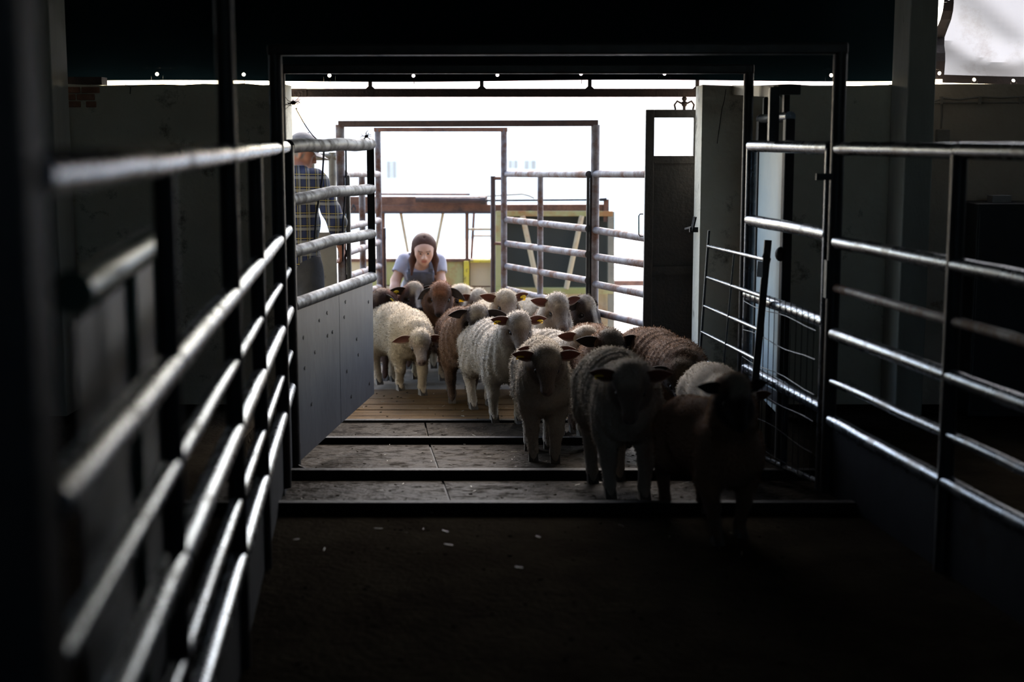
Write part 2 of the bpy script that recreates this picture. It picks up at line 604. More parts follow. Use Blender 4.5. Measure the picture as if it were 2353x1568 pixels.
# ---------------------------------------------------------------- the barn
def wavy_box(name, x0, x1, y0, y1, z0, z1, mat, top_rough=0.0, parent=None):
    """wall block whose top edge is slightly uneven"""
    n = max(4, int((x1 - x0) / .12))
    rng = random.Random(hash(name) % 1000 + int(x0 * 10))
    vs, fs = [], []
    for i in range(n + 1):
        x = x0 + (x1 - x0) * i / n
        zt = z1 + (rng.uniform(-1, .6) * top_rough if 0 < i < n else 0)
        vs += [(x, y0, z0), (x, y1, z0), (x, y1, zt), (x, y0, zt)]
    for i in range(n):
        a, b = i * 4, (i + 1) * 4
        for k in range(4):
            k2 = (k + 1) % 4
            fs.append((a + k, a + k2, b + k2, b + k))
    fs += [(3, 2, 1, 0), (n * 4, n * 4 + 1, n * 4 + 2, n * 4 + 3)]
    mb = MB().add(vs, fs)
    return obj(name, mb, mat, parent)


WX0, WX1, WY0, WY1, DOOR_L, DOOR_R, WTOP = -5.2, 7.4, 8.6, 8.9, -1.36, 1.135, 1.94
# floor: near slab, side slabs, sloped race floor
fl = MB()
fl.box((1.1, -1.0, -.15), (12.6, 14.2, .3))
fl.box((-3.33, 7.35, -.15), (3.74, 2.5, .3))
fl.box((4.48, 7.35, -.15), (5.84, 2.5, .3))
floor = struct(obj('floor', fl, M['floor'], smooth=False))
XL, XR = -1.44, 1.54
ramp = MB()
ramp.add([(XL, 6.1, -.012), (XR, 6.1, -.012), (XR, 8.6, -.262), (XL, 8.6, -.262), (XL, 6.1, -.4), (XR, 6.1, -.4), (XR, 8.6, -.4), (XL, 8.6, -.4)],
         [(0, 1, 2, 3), (4, 7, 6, 5), (0, 4, 5, 1), (1, 5, 6, 2), (2, 6, 7, 3), (3, 7, 4, 0)])
obj('ramp_bed', ramp, M['bar_steel'], floor, smooth=False)
BARS = [(6.06, .047), (7.06, .052), (8.62, .042), (9.30, .016)]
def seam(y):
    return -.27 - .10 * (y - 6.2)
for (ya, _), (yb, _) in zip(BARS[:-1], BARS[1:]):
    y0, y1 = ya + .03, yb - .03
    for xa0, xa1, xb0, xb1 in ((XL, seam(y0) - .006, XL, seam(y1) - .006), (seam(y0) + .006, XR, seam(y1) + .006, XR)):
        z0, z1 = zfloor(y0), zfloor(y1)
        m = MB()
        m.add([(xa0, y0, z0), (xa1, y0, z0), (xb1, y1, z1), (xb0, y1, z1), (xa0, y0, z0 - .03), (xa1, y0, z0 - .03), (xb1, y1, z1 - .03), (xb0, y1, z1 - .03)],
              [(0, 1, 2, 3), (4, 7, 6, 5), (0, 4, 5, 1), (1, 5, 6, 2), (2, 6, 7, 3), (3, 7, 4, 0)])
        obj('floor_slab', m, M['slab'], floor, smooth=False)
for y, h in BARS:
    m = MB().box((.05, y, zfloor(y) + h / 2 - .012), (XR - XL, .05, h + .024))
    obj('cross_bar', m, M['bar_steel'], floor, smooth=False, bevel=.004)
py = 9.335
for k, w in enumerate((.19, .21, .2, .22, .2, .21)):
    m = MB().box((.02 + random.uniform(-.02, .02), py + w / 2, -.265 + random.uniform(-.004, .004)), (2.9, w - .012, .03))
    obj('plank', m, M['plank'], floor, smooth=False, bevel=.003)
    py += w
# dung, straw and grit trodden on the floor
gm = MB()
for k in range(420):
    y = random.uniform(4.2, 10.5)
    x = random.uniform(-1.1, 1.05 if y > 8.3 else 1.2)
    s = random.uniform(.003, .009)
    a = random.uniform(0, 6.28)
    gm.box((x, y, zfloor(y) + s * .2), (s * 1.8, s, s * .5), Matrix.Rotation(a, 3, 'Z'))
grit = stuff(obj('dung_crumbs', gm, M['floor'], smooth=False))
grit['label'] = 'dark crumbs of dung and grit scattered over the race floor'
grit['category'] = 'droppings'
sm = MB()
for k in range(120):
    y = random.uniform(5.2, 10.5)
    x = random.uniform(-1.05, 1.05)
    a = random.uniform(0, 6.28)
    l = random.uniform(.01, .05)
    sm.bar((x, y, zfloor(y) + .004), (x + l * math.cos(a), y + l * math.sin(a), zfloor(y + l * math.sin(a)) + .006), .002, .002)
straw = stuff(obj('straw_bits', sm, M['cream'], smooth=False))
straw['label'] = 'pale straw stalks scattered over the race floor'
straw['category'] = 'straw'

wl = struct(wavy_box('wall_front', WX0, DOOR_L, WY0, WY1, -.3, WTOP, M['plaster'], .008))
# spalled patch at the top of the left wall showing brick, and the timber that closes the gap there
bp = [(160, 196), (228, 196), (240, 207), (236, 218), (250, 228), (244, 236), (225, 234), (210, 242), (196, 238), (180, 246), (160, 243)]
k0 = random.Random(3)
for row in range(3):
    for cidx in range(2):
        x0 = -2.675 + cidx * .115 - (row % 2) * .03
        m = MB().box((x0 + .05, WY0 - .002, 1.905 - row * .042), (.106 if not (row == 2 and cidx == 1) else .06, .02, .036))
        obj('brick', m, M['brick'], wl, smooth=False, bevel=.004)
obj('timber_block', MB().box((-2.57, 8.72, 1.962), (.22, .12, .045)), M['rust_dark'], wl, smooth=False)
wr = struct(wavy_box('wall_front', DOOR_R, 2.30, WY0, WY1, -.3, WTOP - .004, M['plaster'], .008))
wr2 = struct(wavy_box('wall_front', 2.30, WX1, WY0, WY1, -.3, WTOP + .004, M['plaster_warm'], .006))
# hairline cracks
ck = MB()
ck.path([U(1668, 205, 8.597), U(1664, 232, 8.597), U(1659, 250, 8.597), U(1654, 285, 8.597), U(1648, 330, 8.597)], .0018, 5)
obj('crack', ck, M['dark_steel'], wr)
ck = MB()
ck.path([U(282, 192, 8.597), U(300, 200, 8.597), U(318, 196, 8.597)], .002, 5)
ck.path([U(300, 200, 8.597), U(299, 216, 8.597)], .003, 5)
obj('crack', ck, M['dark_steel'], wl)
struct(obj('pillar', MB().box((2.34, 8.425, 1.75), (.16, .35, 4.1)), M['concrete_post'], smooth=False, bevel=.008))
struct(obj('pillar', MB().box((-2.79, 8.38, 1.75), (.34, .30, 4.1)), M['concrete_post'], smooth=False, bevel=.008))
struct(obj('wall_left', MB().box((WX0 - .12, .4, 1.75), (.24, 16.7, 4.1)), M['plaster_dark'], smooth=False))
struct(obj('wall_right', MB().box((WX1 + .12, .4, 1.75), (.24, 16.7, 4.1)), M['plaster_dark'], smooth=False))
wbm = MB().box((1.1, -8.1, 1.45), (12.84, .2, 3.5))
wbm.box((-3.6, -8.1, 3.5), (3.44, .2, .7)).box((5.8, -8.1, 3.5), (3.44, .2, .7))  # high gap left open, added to let daylight brighten the front wall
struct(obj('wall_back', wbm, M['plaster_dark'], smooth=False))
# pitched roof with a short eave over the yard side
rf = MB()
rf.add([(WX0 - .4, 9.3, 3.85), (WX1 + .4, 9.3, 3.85), (WX1 + .4, .4, 5.7), (WX0 - .4, .4, 5.7), (WX1 + .4, -8.8, 3.72), (WX0 - .4, -8.8, 3.72),
        (WX0 - .4, 9.3, 4.03), (WX1 + .4, 9.3, 4.03), (WX1 + .4, .4, 5.88), (WX0 - .4, .4, 5.88), (WX1 + .4, -8.8, 3.9), (WX0 - .4, -8.8, 3.9)],
       [(0, 1, 2, 3), (3, 2, 4, 5), (6, 9, 8, 7), (9, 11, 10, 8), (0, 6, 7, 1), (5, 4, 10, 11), (0, 3, 9, 6), (3, 5, 11, 9), (1, 7, 8, 2), (2, 8, 10, 4)])
struct(obj('ceiling', rf, M['ceiling'], smooth=False))
for x in (WX0 - .1, WX1 + .1):
    struct(obj('wall_gable', MB().prism([(x - .1, 8.9, 3.7), (x - .1, -8.1, 3.7), (x - .1, .4, 5.7)], (.2, 0, 0)), M['plaster'], smooth=False))


# ---------------------------------------------------------------- tarpaulins over the openings
def holed_strip(mb, P, holes, w, nseg=24):
    """strip along P(s) -> (bottom point, top point) for s in 0..1, with round eyelet holes at hole positions; s cells"""
    cells, s = [], 0.0
    for h in sorted(holes):
        if h - w > s:
            cells.append((s, h - w, False))
        cells.append((h - w, h + w, True))
        s = h + w
    cells.append((s, 1.0, False))
    for a, b, hole in cells:
        if not hole:
            n = max(1, int((b - a) * nseg))
            for i in range(n):
                s0, s1 = a + (b - a) * i / n, a + (b - a) * (i + 1) / n
                (p0, q0), (p1, q1) = P(s0), P(s1)
                mb.quad([p0, p1, q1, q0])
        else:
            (p0, q0), (p1, q1) = P(a), P(b)
            p0, q0, p1, q1 = map(Vector, (p0, q0, p1, q1))
            c = (p0 + q0 + p1 + q1) / 4
            ex, ey = (p1 + q1 - p0 - q0) / 4, (q0 + q1 - p0 - p1) / 4
            r = .0115
            ux, uy = ex.normalized(), ey.normalized()
            N = 16
            inn, out = [], []
            for k in range(N):
                t = 2 * math.pi * k / N
                ct, st = math.cos(t), math.sin(t)
                inn.append(c + ux * r * ct + uy * r * st)
                m = max(abs(ct), abs(st))
                out.append(c + ex * (ct / m) + ey * (st / m))
            mb.add(inn + out, [(k, (k + 1) % N, N + (k + 1) % N, N + k) for k in range(N)])


TY, TB = 9.0, 1.972
tx0, tx1 = UX(150, TY, 2.0), UX(2062, TY, 2.0)
def ty(x, z):
    return TY + .03 * math.sin(x * 5.1 + z * 1.3) * min(1, (z - TB) * 1.4) + .02 * math.sin(x * 11 - z * 2.0) * min(1, (z - TB))
def tzb(x):
    return TB + .006 * math.sin(x * 2.2) + .005 * (x - tx0) / (tx1 - tx0)
cur = thing('tarpaulin_curtain', 'dark teal tarpaulin curtain hanging across the doorway bay above the low wall', 'curtain', ((tx0 + tx1) / 2, TY, TB))
m = MB()
nx, nz = 70, 24
vsl = []
for j in range(nz + 1):
    for i in range(nx + 1):
        x = tx0 + (tx1 - tx0) * i / nx
        z0 = tzb(x) + .075
        z = z0 + (3.82 - z0) * j / nz
        vsl.append((x, ty(x, z), z))
m.add(vsl, [(j * (nx + 1) + i, j * (nx + 1) + i + 1, (j + 1) * (nx + 1) + i + 1, (j + 1) * (nx + 1) + i) for j in range(nz) for i in range(nx)])
obj('curtain_sheet', m, M['tarp'], cur)
m = MB()
def Pm(s):
    x = tx0 + (tx1 - tx0) * s
    zb = tzb(x)
    return (x, ty(x, zb), zb), (x, ty(x, zb + .075), zb + .075)
holes = [(UX(p, TY, 2.01) - tx0) / (tx1 - tx0) for p in (361, 560, 757, 950, 1143, 1335, 1527, 1718, 1910)]
holed_strip(m, Pm, holes, .007, 70)
obj('hem', m, M['tarp'], cur)
m = MB()
for p in (757, 950, 1335, 560):                      # frayed tie ends below some eyelets
    m.path([U(p + 2, 184, TY - .012), U(p + 1, 188, TY - .01), U(p + 2, 193, TY - .01)], .0022, 5)
stuff(obj('tie_string', m, M['twine'], cur))

wc = thing('tarpaulin_curtain', 'translucent white tarpaulin curtain with black hem and eyelets beside the pillar', 'curtain', (3.9, TY, 1.98))
def lx(z):                                           # left edge of the white sheet, pulled in towards its lower corner
    return UX(2147, TY, 2.0) + .055 * sstep(np.array(z), 1.95, 2.5)
WXR = WX1 - .1
def wb(x):
    t = (x - 2.7)
    return 1.963 - .010 * math.sin(min(t, 3) * 2.4)
def wy(x, z):
    t, h = x - 2.7, z - 1.97
    return TY + .02 + .10 * math.exp(-((h - .28 + .42 * t) / .09) ** 2) * math.exp(-t * 1.5) + .08 * math.exp(-((h - .12 - .05 * t) / .07) ** 2) * (1 - math.exp(-3 * t)) + .03 * math.sin(3 * t + 4 * h) + .10 * math.exp(-((h - .75 + .8 * t) / .16) ** 2)
m = MB()
nx, nz = 64, 40
vsl = []
hw = .052
for j in range(nz + 1):
    for i in range(nx + 1):
        u, v = (i / nx) ** 1.6, (j / nz) ** 1.4
        zz = 1.98 + v * 1.85
        x = float(lx(zz)) + hw + (WXR - float(lx(zz)) - hw) * u
        z0 = wb(x) + .042
        z = z0 + (3.83 - z0) * v
        vsl.append((x, wy(x, z), z))
m.add(vsl, [(j * (nx + 1) + i, j * (nx + 1) + i + 1, (j + 1) * (nx + 1) + i + 1, (j + 1) * (nx + 1) + i) for j in range(nz) for i in range(nx)])
obj('curtain_sheet', m, M['tarp_white'], wc)
m = MB()
def Pl(s):
    z = 1.985 + 1.84 * s
    x = float(lx(z))
    return (x, wy(x, z) - .004, z), (x + hw + .012, wy(x + hw, z) - .004, z)
holed_strip(m, Pl, [.02, .27, .52, .77], .013, 40)
obj('side_hem', m, M['tarp_black'], wc)
m = MB()
xl0 = UX(2147, TY, 2.0) + .055
def Pb(s):
    x = xl0 + (WXR - xl0) * s
    return (x, wy(x, wb(x)) - .006, wb(x)), (x, wy(x, wb(x) + .05) - .006, wb(x) + .05)
holed_strip(m, Pb, [(UX(p, TY, 2.0) - xl0) / (WXR - xl0) for p in (2243, 2338, 2440, 2540)], .0042, 120)
obj('bottom_hem', m, M['tarp_black'], wc)
cl = thing('tarpaulin_curtain', 'dark tarpaulin curtain beyond the left pillar above the low wall', 'curtain', (-4.1, TY, 1.95))
m = MB()
nx, nz = 20, 10
m.add([(WX0 + (tx0 - WX0 - .02) * i / nx, TY + .03 * math.sin(i), 1.93 + 1.9 * j / nz) for j in range(nz + 1) for i in range(nx + 1)],
      [(j * (nx + 1) + i, j * (nx + 1) + i + 1, (j + 1) * (nx + 1) + i + 1, (j + 1) * (nx + 1) + i) for j in range(nz) for i in range(nx)])
obj('curtain_sheet', m, M['tarp'], cl)
struct(obj('lintel_beam', MB().box((-.4, 9.14, 2.30), (5.4, .10, .12)), M['rust_dark'], smooth=False))

# ---------------------------------------------------------------- sliding door, its track and trolley
tr = thing('door_track', 'brown steel sliding door track spanning the doorway under the tarpaulin', 'rail', (.5, 9.12, 1.88))
m = MB()
m.box((.85, 9.10, 1.9045), (4.6, .012, .047)).box((.85, 9.14, 1.9265), (4.6, .09, .006)).box((.85, 9.18, 1.9045), (4.6, .012, .047))
obj('rail', m, M['rust_dark'], tr, smooth=False)
for p in (851, 1107, 1355, 1602):
    x = UX(p, 9.12, 1.95)
    m = MB().box((x, 9.12, 2.08), (.022, .03, .32))
    m.prism([(x - .03, 9.11, 1.928), (x + .03, 9.11, 1.928), (x + .011, 9.11, 1.945), (x - .011, 9.11, 1.945)], (0, .02, 0))
    obj('hanger', m, M['rust_dark'], tr, smooth=False)
m = MB()
holed_strip(m, lambda s: ((UX(668, 9.09, 1.9) + .1 * s, 9.09, 1.878), (UX(668, 9.09, 1.9) + .1 * s, 9.09, 1.93)), [.32], .2, 10)
obj('end_plate', m, M['rust_dark'], tr, smooth=False)

DY = 9.14
dx0 = UX(1480, DY, 1.0)
dx1 = dx0 + 1.3
door = struct(thing('door_1', 'dark sliding door', 'door', ((dx0 + dx1) / 2, DY, -.2)))
del door['label'], door['category']
m = MB()
m.box((dx0 + .027, DY, .8), (.054, .05, 2.0)).box((dx1 - .027, DY, .8), (.054, .05, 2.0))
m.box(((dx0 + dx1) / 2, DY, 1.775), (1.192, .05, .05)).box(((dx0 + dx1) / 2, DY, 1.485), (1.192, .05, .05)).box(((dx0 + dx1) / 2, DY, -.17), (1.192, .05, .06))
m.box((dx0 + .33, DY, 1.62), (.05, .05, .27))
obj('door_frame', m, M['dark_steel'], door, smooth=False, bevel=.003)
obj('door_panel', MB().box(((dx0 + dx1) / 2, DY + .006, .66), (1.2, .012, 1.62)), M['dark_steel'], door, smooth=False)
obj('cross_rail', MB().box(((dx0 + dx1) / 2, DY - .008, .78), (1.19, .03, .05)), M['dark_steel'], door, smooth=False)
p0, p1 = U(1478, 492, DY - .02), U(1478, 543, DY - .02)
hx = -.028
obj('door_handle', MB().path([p0, p0 + Vector((hx * .7, 0, 0)), p0 + Vector((hx, 0, -.012)), p1 + Vector((hx, 0, .012)), p1 + Vector((hx * .7, 0, 0)), p1], .004, 8), M['dark_steel'], door)
m = MB()
tx = UX(1572, DY, 1.85)
m.path([(tx - .055, DY - .01, 1.80), (tx - .062, DY - .01, 1.83), (tx - .045, DY - .01, 1.853), (tx - .02, DY - .01, 1.84), (tx, DY - .01, 1.85), (tx + .02, DY - .01, 1.84), (tx + .045, DY - .01, 1.853), (tx + .062, DY - .01, 1.83), (tx + .055, DY - .01, 1.80)], .006, 8)
m.tube((tx, DY - .01, 1.80), (tx, DY - .01, 1.885), .009, 8)
m.ball((tx, DY - .01, 1.868), .016).ball((tx, DY - .01, 1.835), .018)
obj('trolley', m, M['rust_dark'], door)
m = MB()
m.bar(U(1590, 530, 8.58), U(1597, 498, 8.56), .012, .02).box(U(1594, 528, 8.59), (.05, .03, .03)).bar(U(1575, 526, 8.86), U(1592, 522, 8.6), .012, .012)
lt = obj('door_latch', m, M['dark_steel'], smooth=False)
tag(lt, 'dark steel latch bracket fixed on the jamb of the doorway', 'latch')

# ---------------------------------------------------------------- pipe fences of the race
RAILS = [(1.575, .030), (1.160, .030), (.954, .020), (.747, .030), (.527, .020), (.345, .030)]
def lfx(y):
    return -1.15 - .1018 * (y - 7.3)
def rfx(y):
    return 1.45 + .1442 * (6.4 - y)

def pipe_fence(fx, ys, tall, root, endtrim):
    x0side = fx(4) > 0
    for (y, h, w) in tall:
        x = fx(y)
        m = MB().tube((x, y, 0), (x, y, h), w / 2, 18)
        obj('post', m, M['post'], root)
    for a, b in zip(ys[:-1], ys[1:]):
        for z, r in RAILS:
            g = endtrim if z < 1.5 else 0
            n = 6
            pts = []
            for k in range(n + 1):
                y = a + g + (b - a - 2 * g) * k / n
                pts.append((fx(y), y, z + random.uniform(-.002, .002)))
            obj('rail', MB().path(pts, r, 16), M['pipe_rust' if abs(z - .954) < .01 and x0side else 'pipe'], root)
        pa, pb = (fx(a + .03), a + .03), (fx(b - .03), b - .03)
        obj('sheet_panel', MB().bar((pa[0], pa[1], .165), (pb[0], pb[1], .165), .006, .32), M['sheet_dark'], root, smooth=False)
        m = MB()
        for k in range(9):
            t = (k + .5) / 9
            m.ball((pa[0] + (pb[0] - pa[0]) * t, pa[1] + (pb[1] - pa[1]) * t, .305), .008, 1, 1, 1, 6, 4)
        stuff(obj('bolt_row', m, M['post'], root))

lf = thing('pipe_fence', 'galvanised pipe fence along the left of the race, its near end out of focus', 'fence', (lfx(4), 4, 0))
ys = [1.74, 2.87, 4.22, 5.24, 6.47]
pipe_fence(lfx, ys, [(2.87, 1.56, .046), (4.22, 2.9, .056), (5.24, 1.56, .055)], lf, .012)
gpn = obj('gate_post', MB().box((-.80, 1.70, 1.5), (.47, .09, 3.0)), M['dark_steel'], smooth=False, bevel=.01)
tag(gpn, 'broad black post close to the camera at the near end of the left fence', 'post')
for z, r in RAILS:                                   # short last bay up to the gate post
    obj('rail', MB().path([(lfx(6.5), 6.5, z), (lfx(7.22), 7.22, z)], r, 16), M['pipe'], lf)
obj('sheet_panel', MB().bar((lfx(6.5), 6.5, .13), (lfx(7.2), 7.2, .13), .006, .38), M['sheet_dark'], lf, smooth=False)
obj('post', MB().tube((lfx(7.3) - .06, 7.42, -.14), (lfx(7.3) - .06, 7.42, 1.60), .03), M['post'], lf)

rf_ = thing('pipe_fence', 'galvanised pipe fence along the right of the race with sheet panels below', 'fence', (rfx(4.5), 4.5, 0))
pipe_fence(rfx, [2.75, 3.98, 5.2, 6.37], [(2.75, 1.56, .06), (3.98, 1.56, .06), (5.2, 1.56, .06)], rf_, .012)

# the two arch frames over the race
a1 = thing('arch_frame', 'tall steel pipe arch nearest the camera, standing where both race fences end', 'frame', (.19, 6.43, 0))
for x, y in ((lfx(6.5) + .005, 6.5), (1.452, 6.4)):
    obj('post', MB().tube((x, y, 0), (x, y, 2.0), .031, 20), M['post'], a1)
obj('crossbeam', MB().bar((lfx(6.5) - .024, 6.5, 2.012), (1.481, 6.4, 2.012), .058, .05), M['post'], a1, smooth=False, bevel=.008)
obj('latch_plate', MB().box((1.405, 6.38, 1.45), (.10, .01, .03)), M['dark_steel'], a1, smooth=False)
obj('hinge', MB().box((1.425, 6.40, .99), (.022, .05, .17)), M['dark_steel'], a1, smooth=False)
a2 = thing('arch_frame', 'second steel pipe arch, just behind the nearest one and in front of the wall', 'frame', (.02, 7.7, -.16))
for x, y in ((-1.235, 7.7), (1.262, 7.7)):
    obj('post', MB().tube((x, y, -.16), (x, y, 1.97), .027, 20), M['post'], a2)
obj('crossbeam', MB().bar((-1.26, 7.7, 1.985), (1.287, 7.7, 1.985), .05, .05), M['post'], a2, smooth=False, bevel=.008)

# ---------------------------------------------------------------- half sheeted gate swung open on the left
hg = Vector((-1.146, 7.3, 0))
eg = Vector((UX(853, 8.8, 1.2), 8.8, 0))
lg = thing('half_sheeted_gate', 'open gate with pipe rails above dented sheet panels at the left of the doorway', 'gate', (hg.x, hg.y, -.08))
obj('hinge_post', MB().tube((hg.x, hg.y, -.1), (hg.x, hg.y, 1.585), .037, 18), M['post'], lg)
gd = (eg - hg).normalized()
top = [hg + gd * .02 + Vector((0, 0, 1.578))] + [hg + gd * t + Vector((0, 0, 1.583 + .004 * math.sin(t * 9))) for t in (.3, .6, .9, 1.2)] + [eg + Vector((0, 0, 1.585))]
obj('rail', MB().path(top, .036, 18), M['pipe_gate'], lg)
for z0, z1 in ((1.305, 1.311), (1.036, 1.036)):
    pts = [hg + gd * .03 + Vector((0, 0, z0))] + [hg + gd * t + Vector((0, 0, z0 + (z1 - z0) * t / 1.5 + (.016 if t == .75 else .004))) for t in (.35, .75, 1.15)] + [eg + Vector((0, 0, z1))]
    obj('rail', MB().path(pts, .032, 18), M['pipe_gate'], lg)
obj('rail', MB().path([hg + gd * .03 + Vector((0, 0, .762)), eg + Vector((0, 0, .768))], .034, 18), M['pipe_gate'], lg)
obj('stile', MB().bar(eg + Vector((0, 0, 1.57)), eg + gd * .0 + Vector((0, 0, .77)), .045, .012, (0, 1, 0)), M['dark_steel'], lg, smooth=False)
mid = hg + gd * .83
for a, b, za, zb in ((hg + gd * .035, mid - gd * .003, -.085, -.02), (mid + gd * .003, eg, -.02, .03)):
    n = Vector((gd.y, -gd.x, 0)) * .004
    p = [Vector((a.x, a.y, za)), Vector((b.x, b.y, zb)), Vector((b.x, b.y, .755)), Vector((a.x, a.y, .75))]
    pn = obj('sheet_panel', MB().prism([q - n * .5 + Vector((0, 0, 0)) for q in p], n), M['sheet'], lg, smooth=False)
    m = MB()
    rr = random.Random(int(a.y * 100))
    N = Vector((gd.y, -gd.x, 0))
    R = Matrix((N, gd, Vector((0, 0, 1)))).transposed()
    for k in range(8):
        t, z = rr.uniform(.1, .9), rr.uniform(.05, .7)
        c = a + (b - a) * t + Vector((0, 0, z)) + N * .0035
        m.prism([c + R @ Vector((0, .009 * math.cos(q), .011 * math.sin(q))) for q in (0.2, 1.5, 2.8, 4.4, 5.4)], N * .002)
    stuff(obj('dent_hole', m, M['dark_steel'], pn, smooth=False))
obj('drop_bolt', MB().tube(hg + gd * .09 + Vector((0, 0, -.13)), hg + gd * .09 + Vector((0, 0, .02)), .009, 8), M['dark_steel'], lg)
obj('hinge_foot', MB().path([(hg.x + .02, hg.y - .02, -.075), (hg.x + .08, hg.y - .03, -.1), (hg.x + .2, hg.y - .1, -.098)], .008, 8), M['dark_steel'], lg)

def knot(name, c, n, s, label, seed):
    r = random.Random(seed)
    m = MB()
    m.ball(c, s * .30, 1.1, .7, .9, 8, 6)
    for k in range(n):
        d = Vector((r.uniform(-1, 1), r.uniform(-.4, .4), r.uniform(-.6, 1))).normalized()
        e = Vector(c) + d * s * r.uniform(.7, 1.4)
        m.path([c, (Vector(c) + e) / 2 + Vector((r.uniform(-.3, .3) * s, 0, r.uniform(-.3, .3) * s)), e], .003, 6, .0012)
    o = obj(name, m, M['twine'])
    return tag(o, label, 'twine')
k1 = U(674, 236, 7.68)
knot('twine_knot', k1, 14, .044, 'dark frayed baling twine knotted on the arch post above the man', 4)
k2 = U(842, 316, 8.66)
k2.z = 1.632
knot('twine_knot', k2, 12, .036, 'dark frayed twine end tied on the far end of the gate top rail', 9)
a, b = k1 + Vector((.012, 0, -.03)), hg + gd * .86 + Vector((0, 0, 1.615))
m = MB().path([a.lerp(b, t) + Vector((0, 0, -.085 * math.sin(math.pi * t))) for t in np.linspace(0, 1, 14)], .0036, 6)
tag(obj('sagging_twine', m, M['twine']), 'thin cord sagging from the twine knot on the arch post down to the gate', 'cord')
for t, p1, lab in ((.62, U(722, 566, 8.02), 'grey rope hanging from the gate top rail in front of the man'),
                   (1.03, U(788, 600, 8.30), 'grey rope hanging from the gate top rail beside the rusty post')):
    a = hg + gd * t + Vector((0, 0, 1.55))
    m = MB()
    m.path([a + Vector((0, -.037, .065)), a + Vector((0, -.04, .03)), a + Vector((0, -.036, -.01)), a.lerp(p1, .3) + Vector((.004, 0, 0)), a.lerp(p1, .65) + Vector((-.004, -.03, 0)), p1], .0055, 7)
    tag(obj('hanging_rope', m, M['rope']), lab, 'rope')

# ---------------------------------------------------------------- wire mesh gate on the right
ga, gb = Vector((1.275, 7.64, 0)), Vector((1.438, 6.46, 0))
mg = thing('wire_mesh_gate', 'pipe gate with wire mesh in the right side of the race', 'gate', (1.36, 7.05, 0))
def gp(t, z):
    p = ga.lerp(gb, t)
    return Vector((p.x, p.y, z))
for z, r in ((1.578, .031), (1.187, .031), (.785, .031), (.385, .030)):
    obj('rail', MB().path([gp(t, z + random.uniform(-.002, .002)) for t in (0, .25, .5, .75, 1)], r, 18), M['pipe'], mg)
obj('rail', MB().path([gp(0, -.07), gp(1, .03)], .014, 10), M['pipe'], mg)
for t in (0.0, 1.0):
    obj('stile', MB().tube(gp(t, -.08 if t == 0 else 0.0), gp(t, 1.578), .028, 16), M['pipe'], mg)
obj('stile', MB().tube(gp(.55, -.02), gp(.55, .385), .018, 12), M['pipe'], mg)
off = Vector((-.033, 0, 0))
for k in range(14):
    t = .05 + .9 * k / 13
    obj('wire', MB().tube(gp(t, -.06 + .1 * t) + off, gp(t, .83) + off, .0022, 6), M['post'], mg)
for z in (.03, .17, .31, .45, .60, .75):
    obj('wire', MB().path([gp(t, z + .008 * math.sin(9 * t + z * 20)) + off for t in np.linspace(.03, .97, 9)], .0022, 6), M['post'], mg)
obj('kick_sheet', MB().bar(gp(.02, .31), gp(.45, .31), .004, .07), M['sheet'], mg, smooth=False)

# sliding pen gate with pale blue sheet behind it
sg = thing('sliding_pen_gate', 'narrow sliding gate with a pale blue sheet hanging behind the mesh gate', 'gate', (1.43, 7.9, 0))
X = 1.435
obj('top_bar', MB().tube((X, 7.42, 1.73), (X, 8.3, 1.73), .028), M['pipe'], sg)
for y in (7.45, 8.27):
    obj('stile', MB().box((X, y, .82), (.05, .075, 1.8)), M['dark_steel'], sg, smooth=False, bevel=.006)
obj('sheet_panel', MB().box((X - .012, 7.86, .87), (.008, .745, 1.42)), M['pale_blue'], sg, smooth=False)
for y in (7.55, 8.15):
    m = MB().box((X, y, 1.80), (.03, .05, .09)).tube((X, y, 1.83), (X, y, 1.89), .009, 8)
    obj('roller', m, M['dark_steel'], sg)
obj('knob', MB().ball((X - .03, 7.43, 1.02), .03, 1, 1, 1.3), M['dark_steel'], sg)
ab = thing('hanger_arm', 'steel post and boxed arm on the mesh gate carrying the sliding gate', 'support', (1.31, 7.25, 1.6))
obj('arm_post', MB().box((1.312, 7.22, 1.74), (.05, .05, .27)), M['post'], ab, smooth=False, bevel=.005)
obj('arm_beam', MB().bar((1.335, 7.25, 1.852), (1.335, 8.6, 1.905), .045, .055), M['cream'], ab, smooth=False)
obj('arm_bracket', MB().box((1.39, 7.25, 1.862), (.11, .05, .05)), M['dark_steel'], ab, smooth=False)

# ---------------------------------------------------------------- light hurdle leaning in the corner
hd = thing('sheep_hurdle', 'light steel hurdle with thin rungs leaning against the mesh gate', 'hurdle', (1.15, 7.8, -.15))
LT, LB = U(1629, 530, 8.4), U(1603, 890, 8.4)
RT, RB = U(1765, 552, 7.2), U(1727, 968, 7.2)
LB = LT + (LB - LT) * ((LT.z + .2) / (LT.z - LB.z))
RB = RT + (RB - RT) * ((RT.z + .105) / (RT.z - RB.z))
obj('side_bar', MB().bar(LT, LB, .012, .03), M['dark_steel'], hd, smooth=False)
obj('side_bar', MB().bar(RT, RB, .014, .036, (1, 0, 0)), M['post'], hd, smooth=False)
for a, b in (((1627, 566), (1756, 597)), ((1624, 637), (1749, 681)), ((1618, 703), (1743, 758)), ((1613, 763), (1736, 826)), ((1609, 822), (1730, 892))):
    obj('rung', MB().tube(U(*a, 8.4), U(*b, 7.21), .0105, 12), M['pipe'], hd)
obj('brace_wire', MB().tube(U(1687, 580, 7.8), U(1662, 850, 7.8), .005, 8), M['post'], hd)
m = MB().path([U(1752, 592, 7.19), U(1759, 570, 7.19), U(1770, 596, 7.17), U(1766, 610, 7.17)], .004, 6)
obj('wire_tie', m, M['dark_steel'], hd)
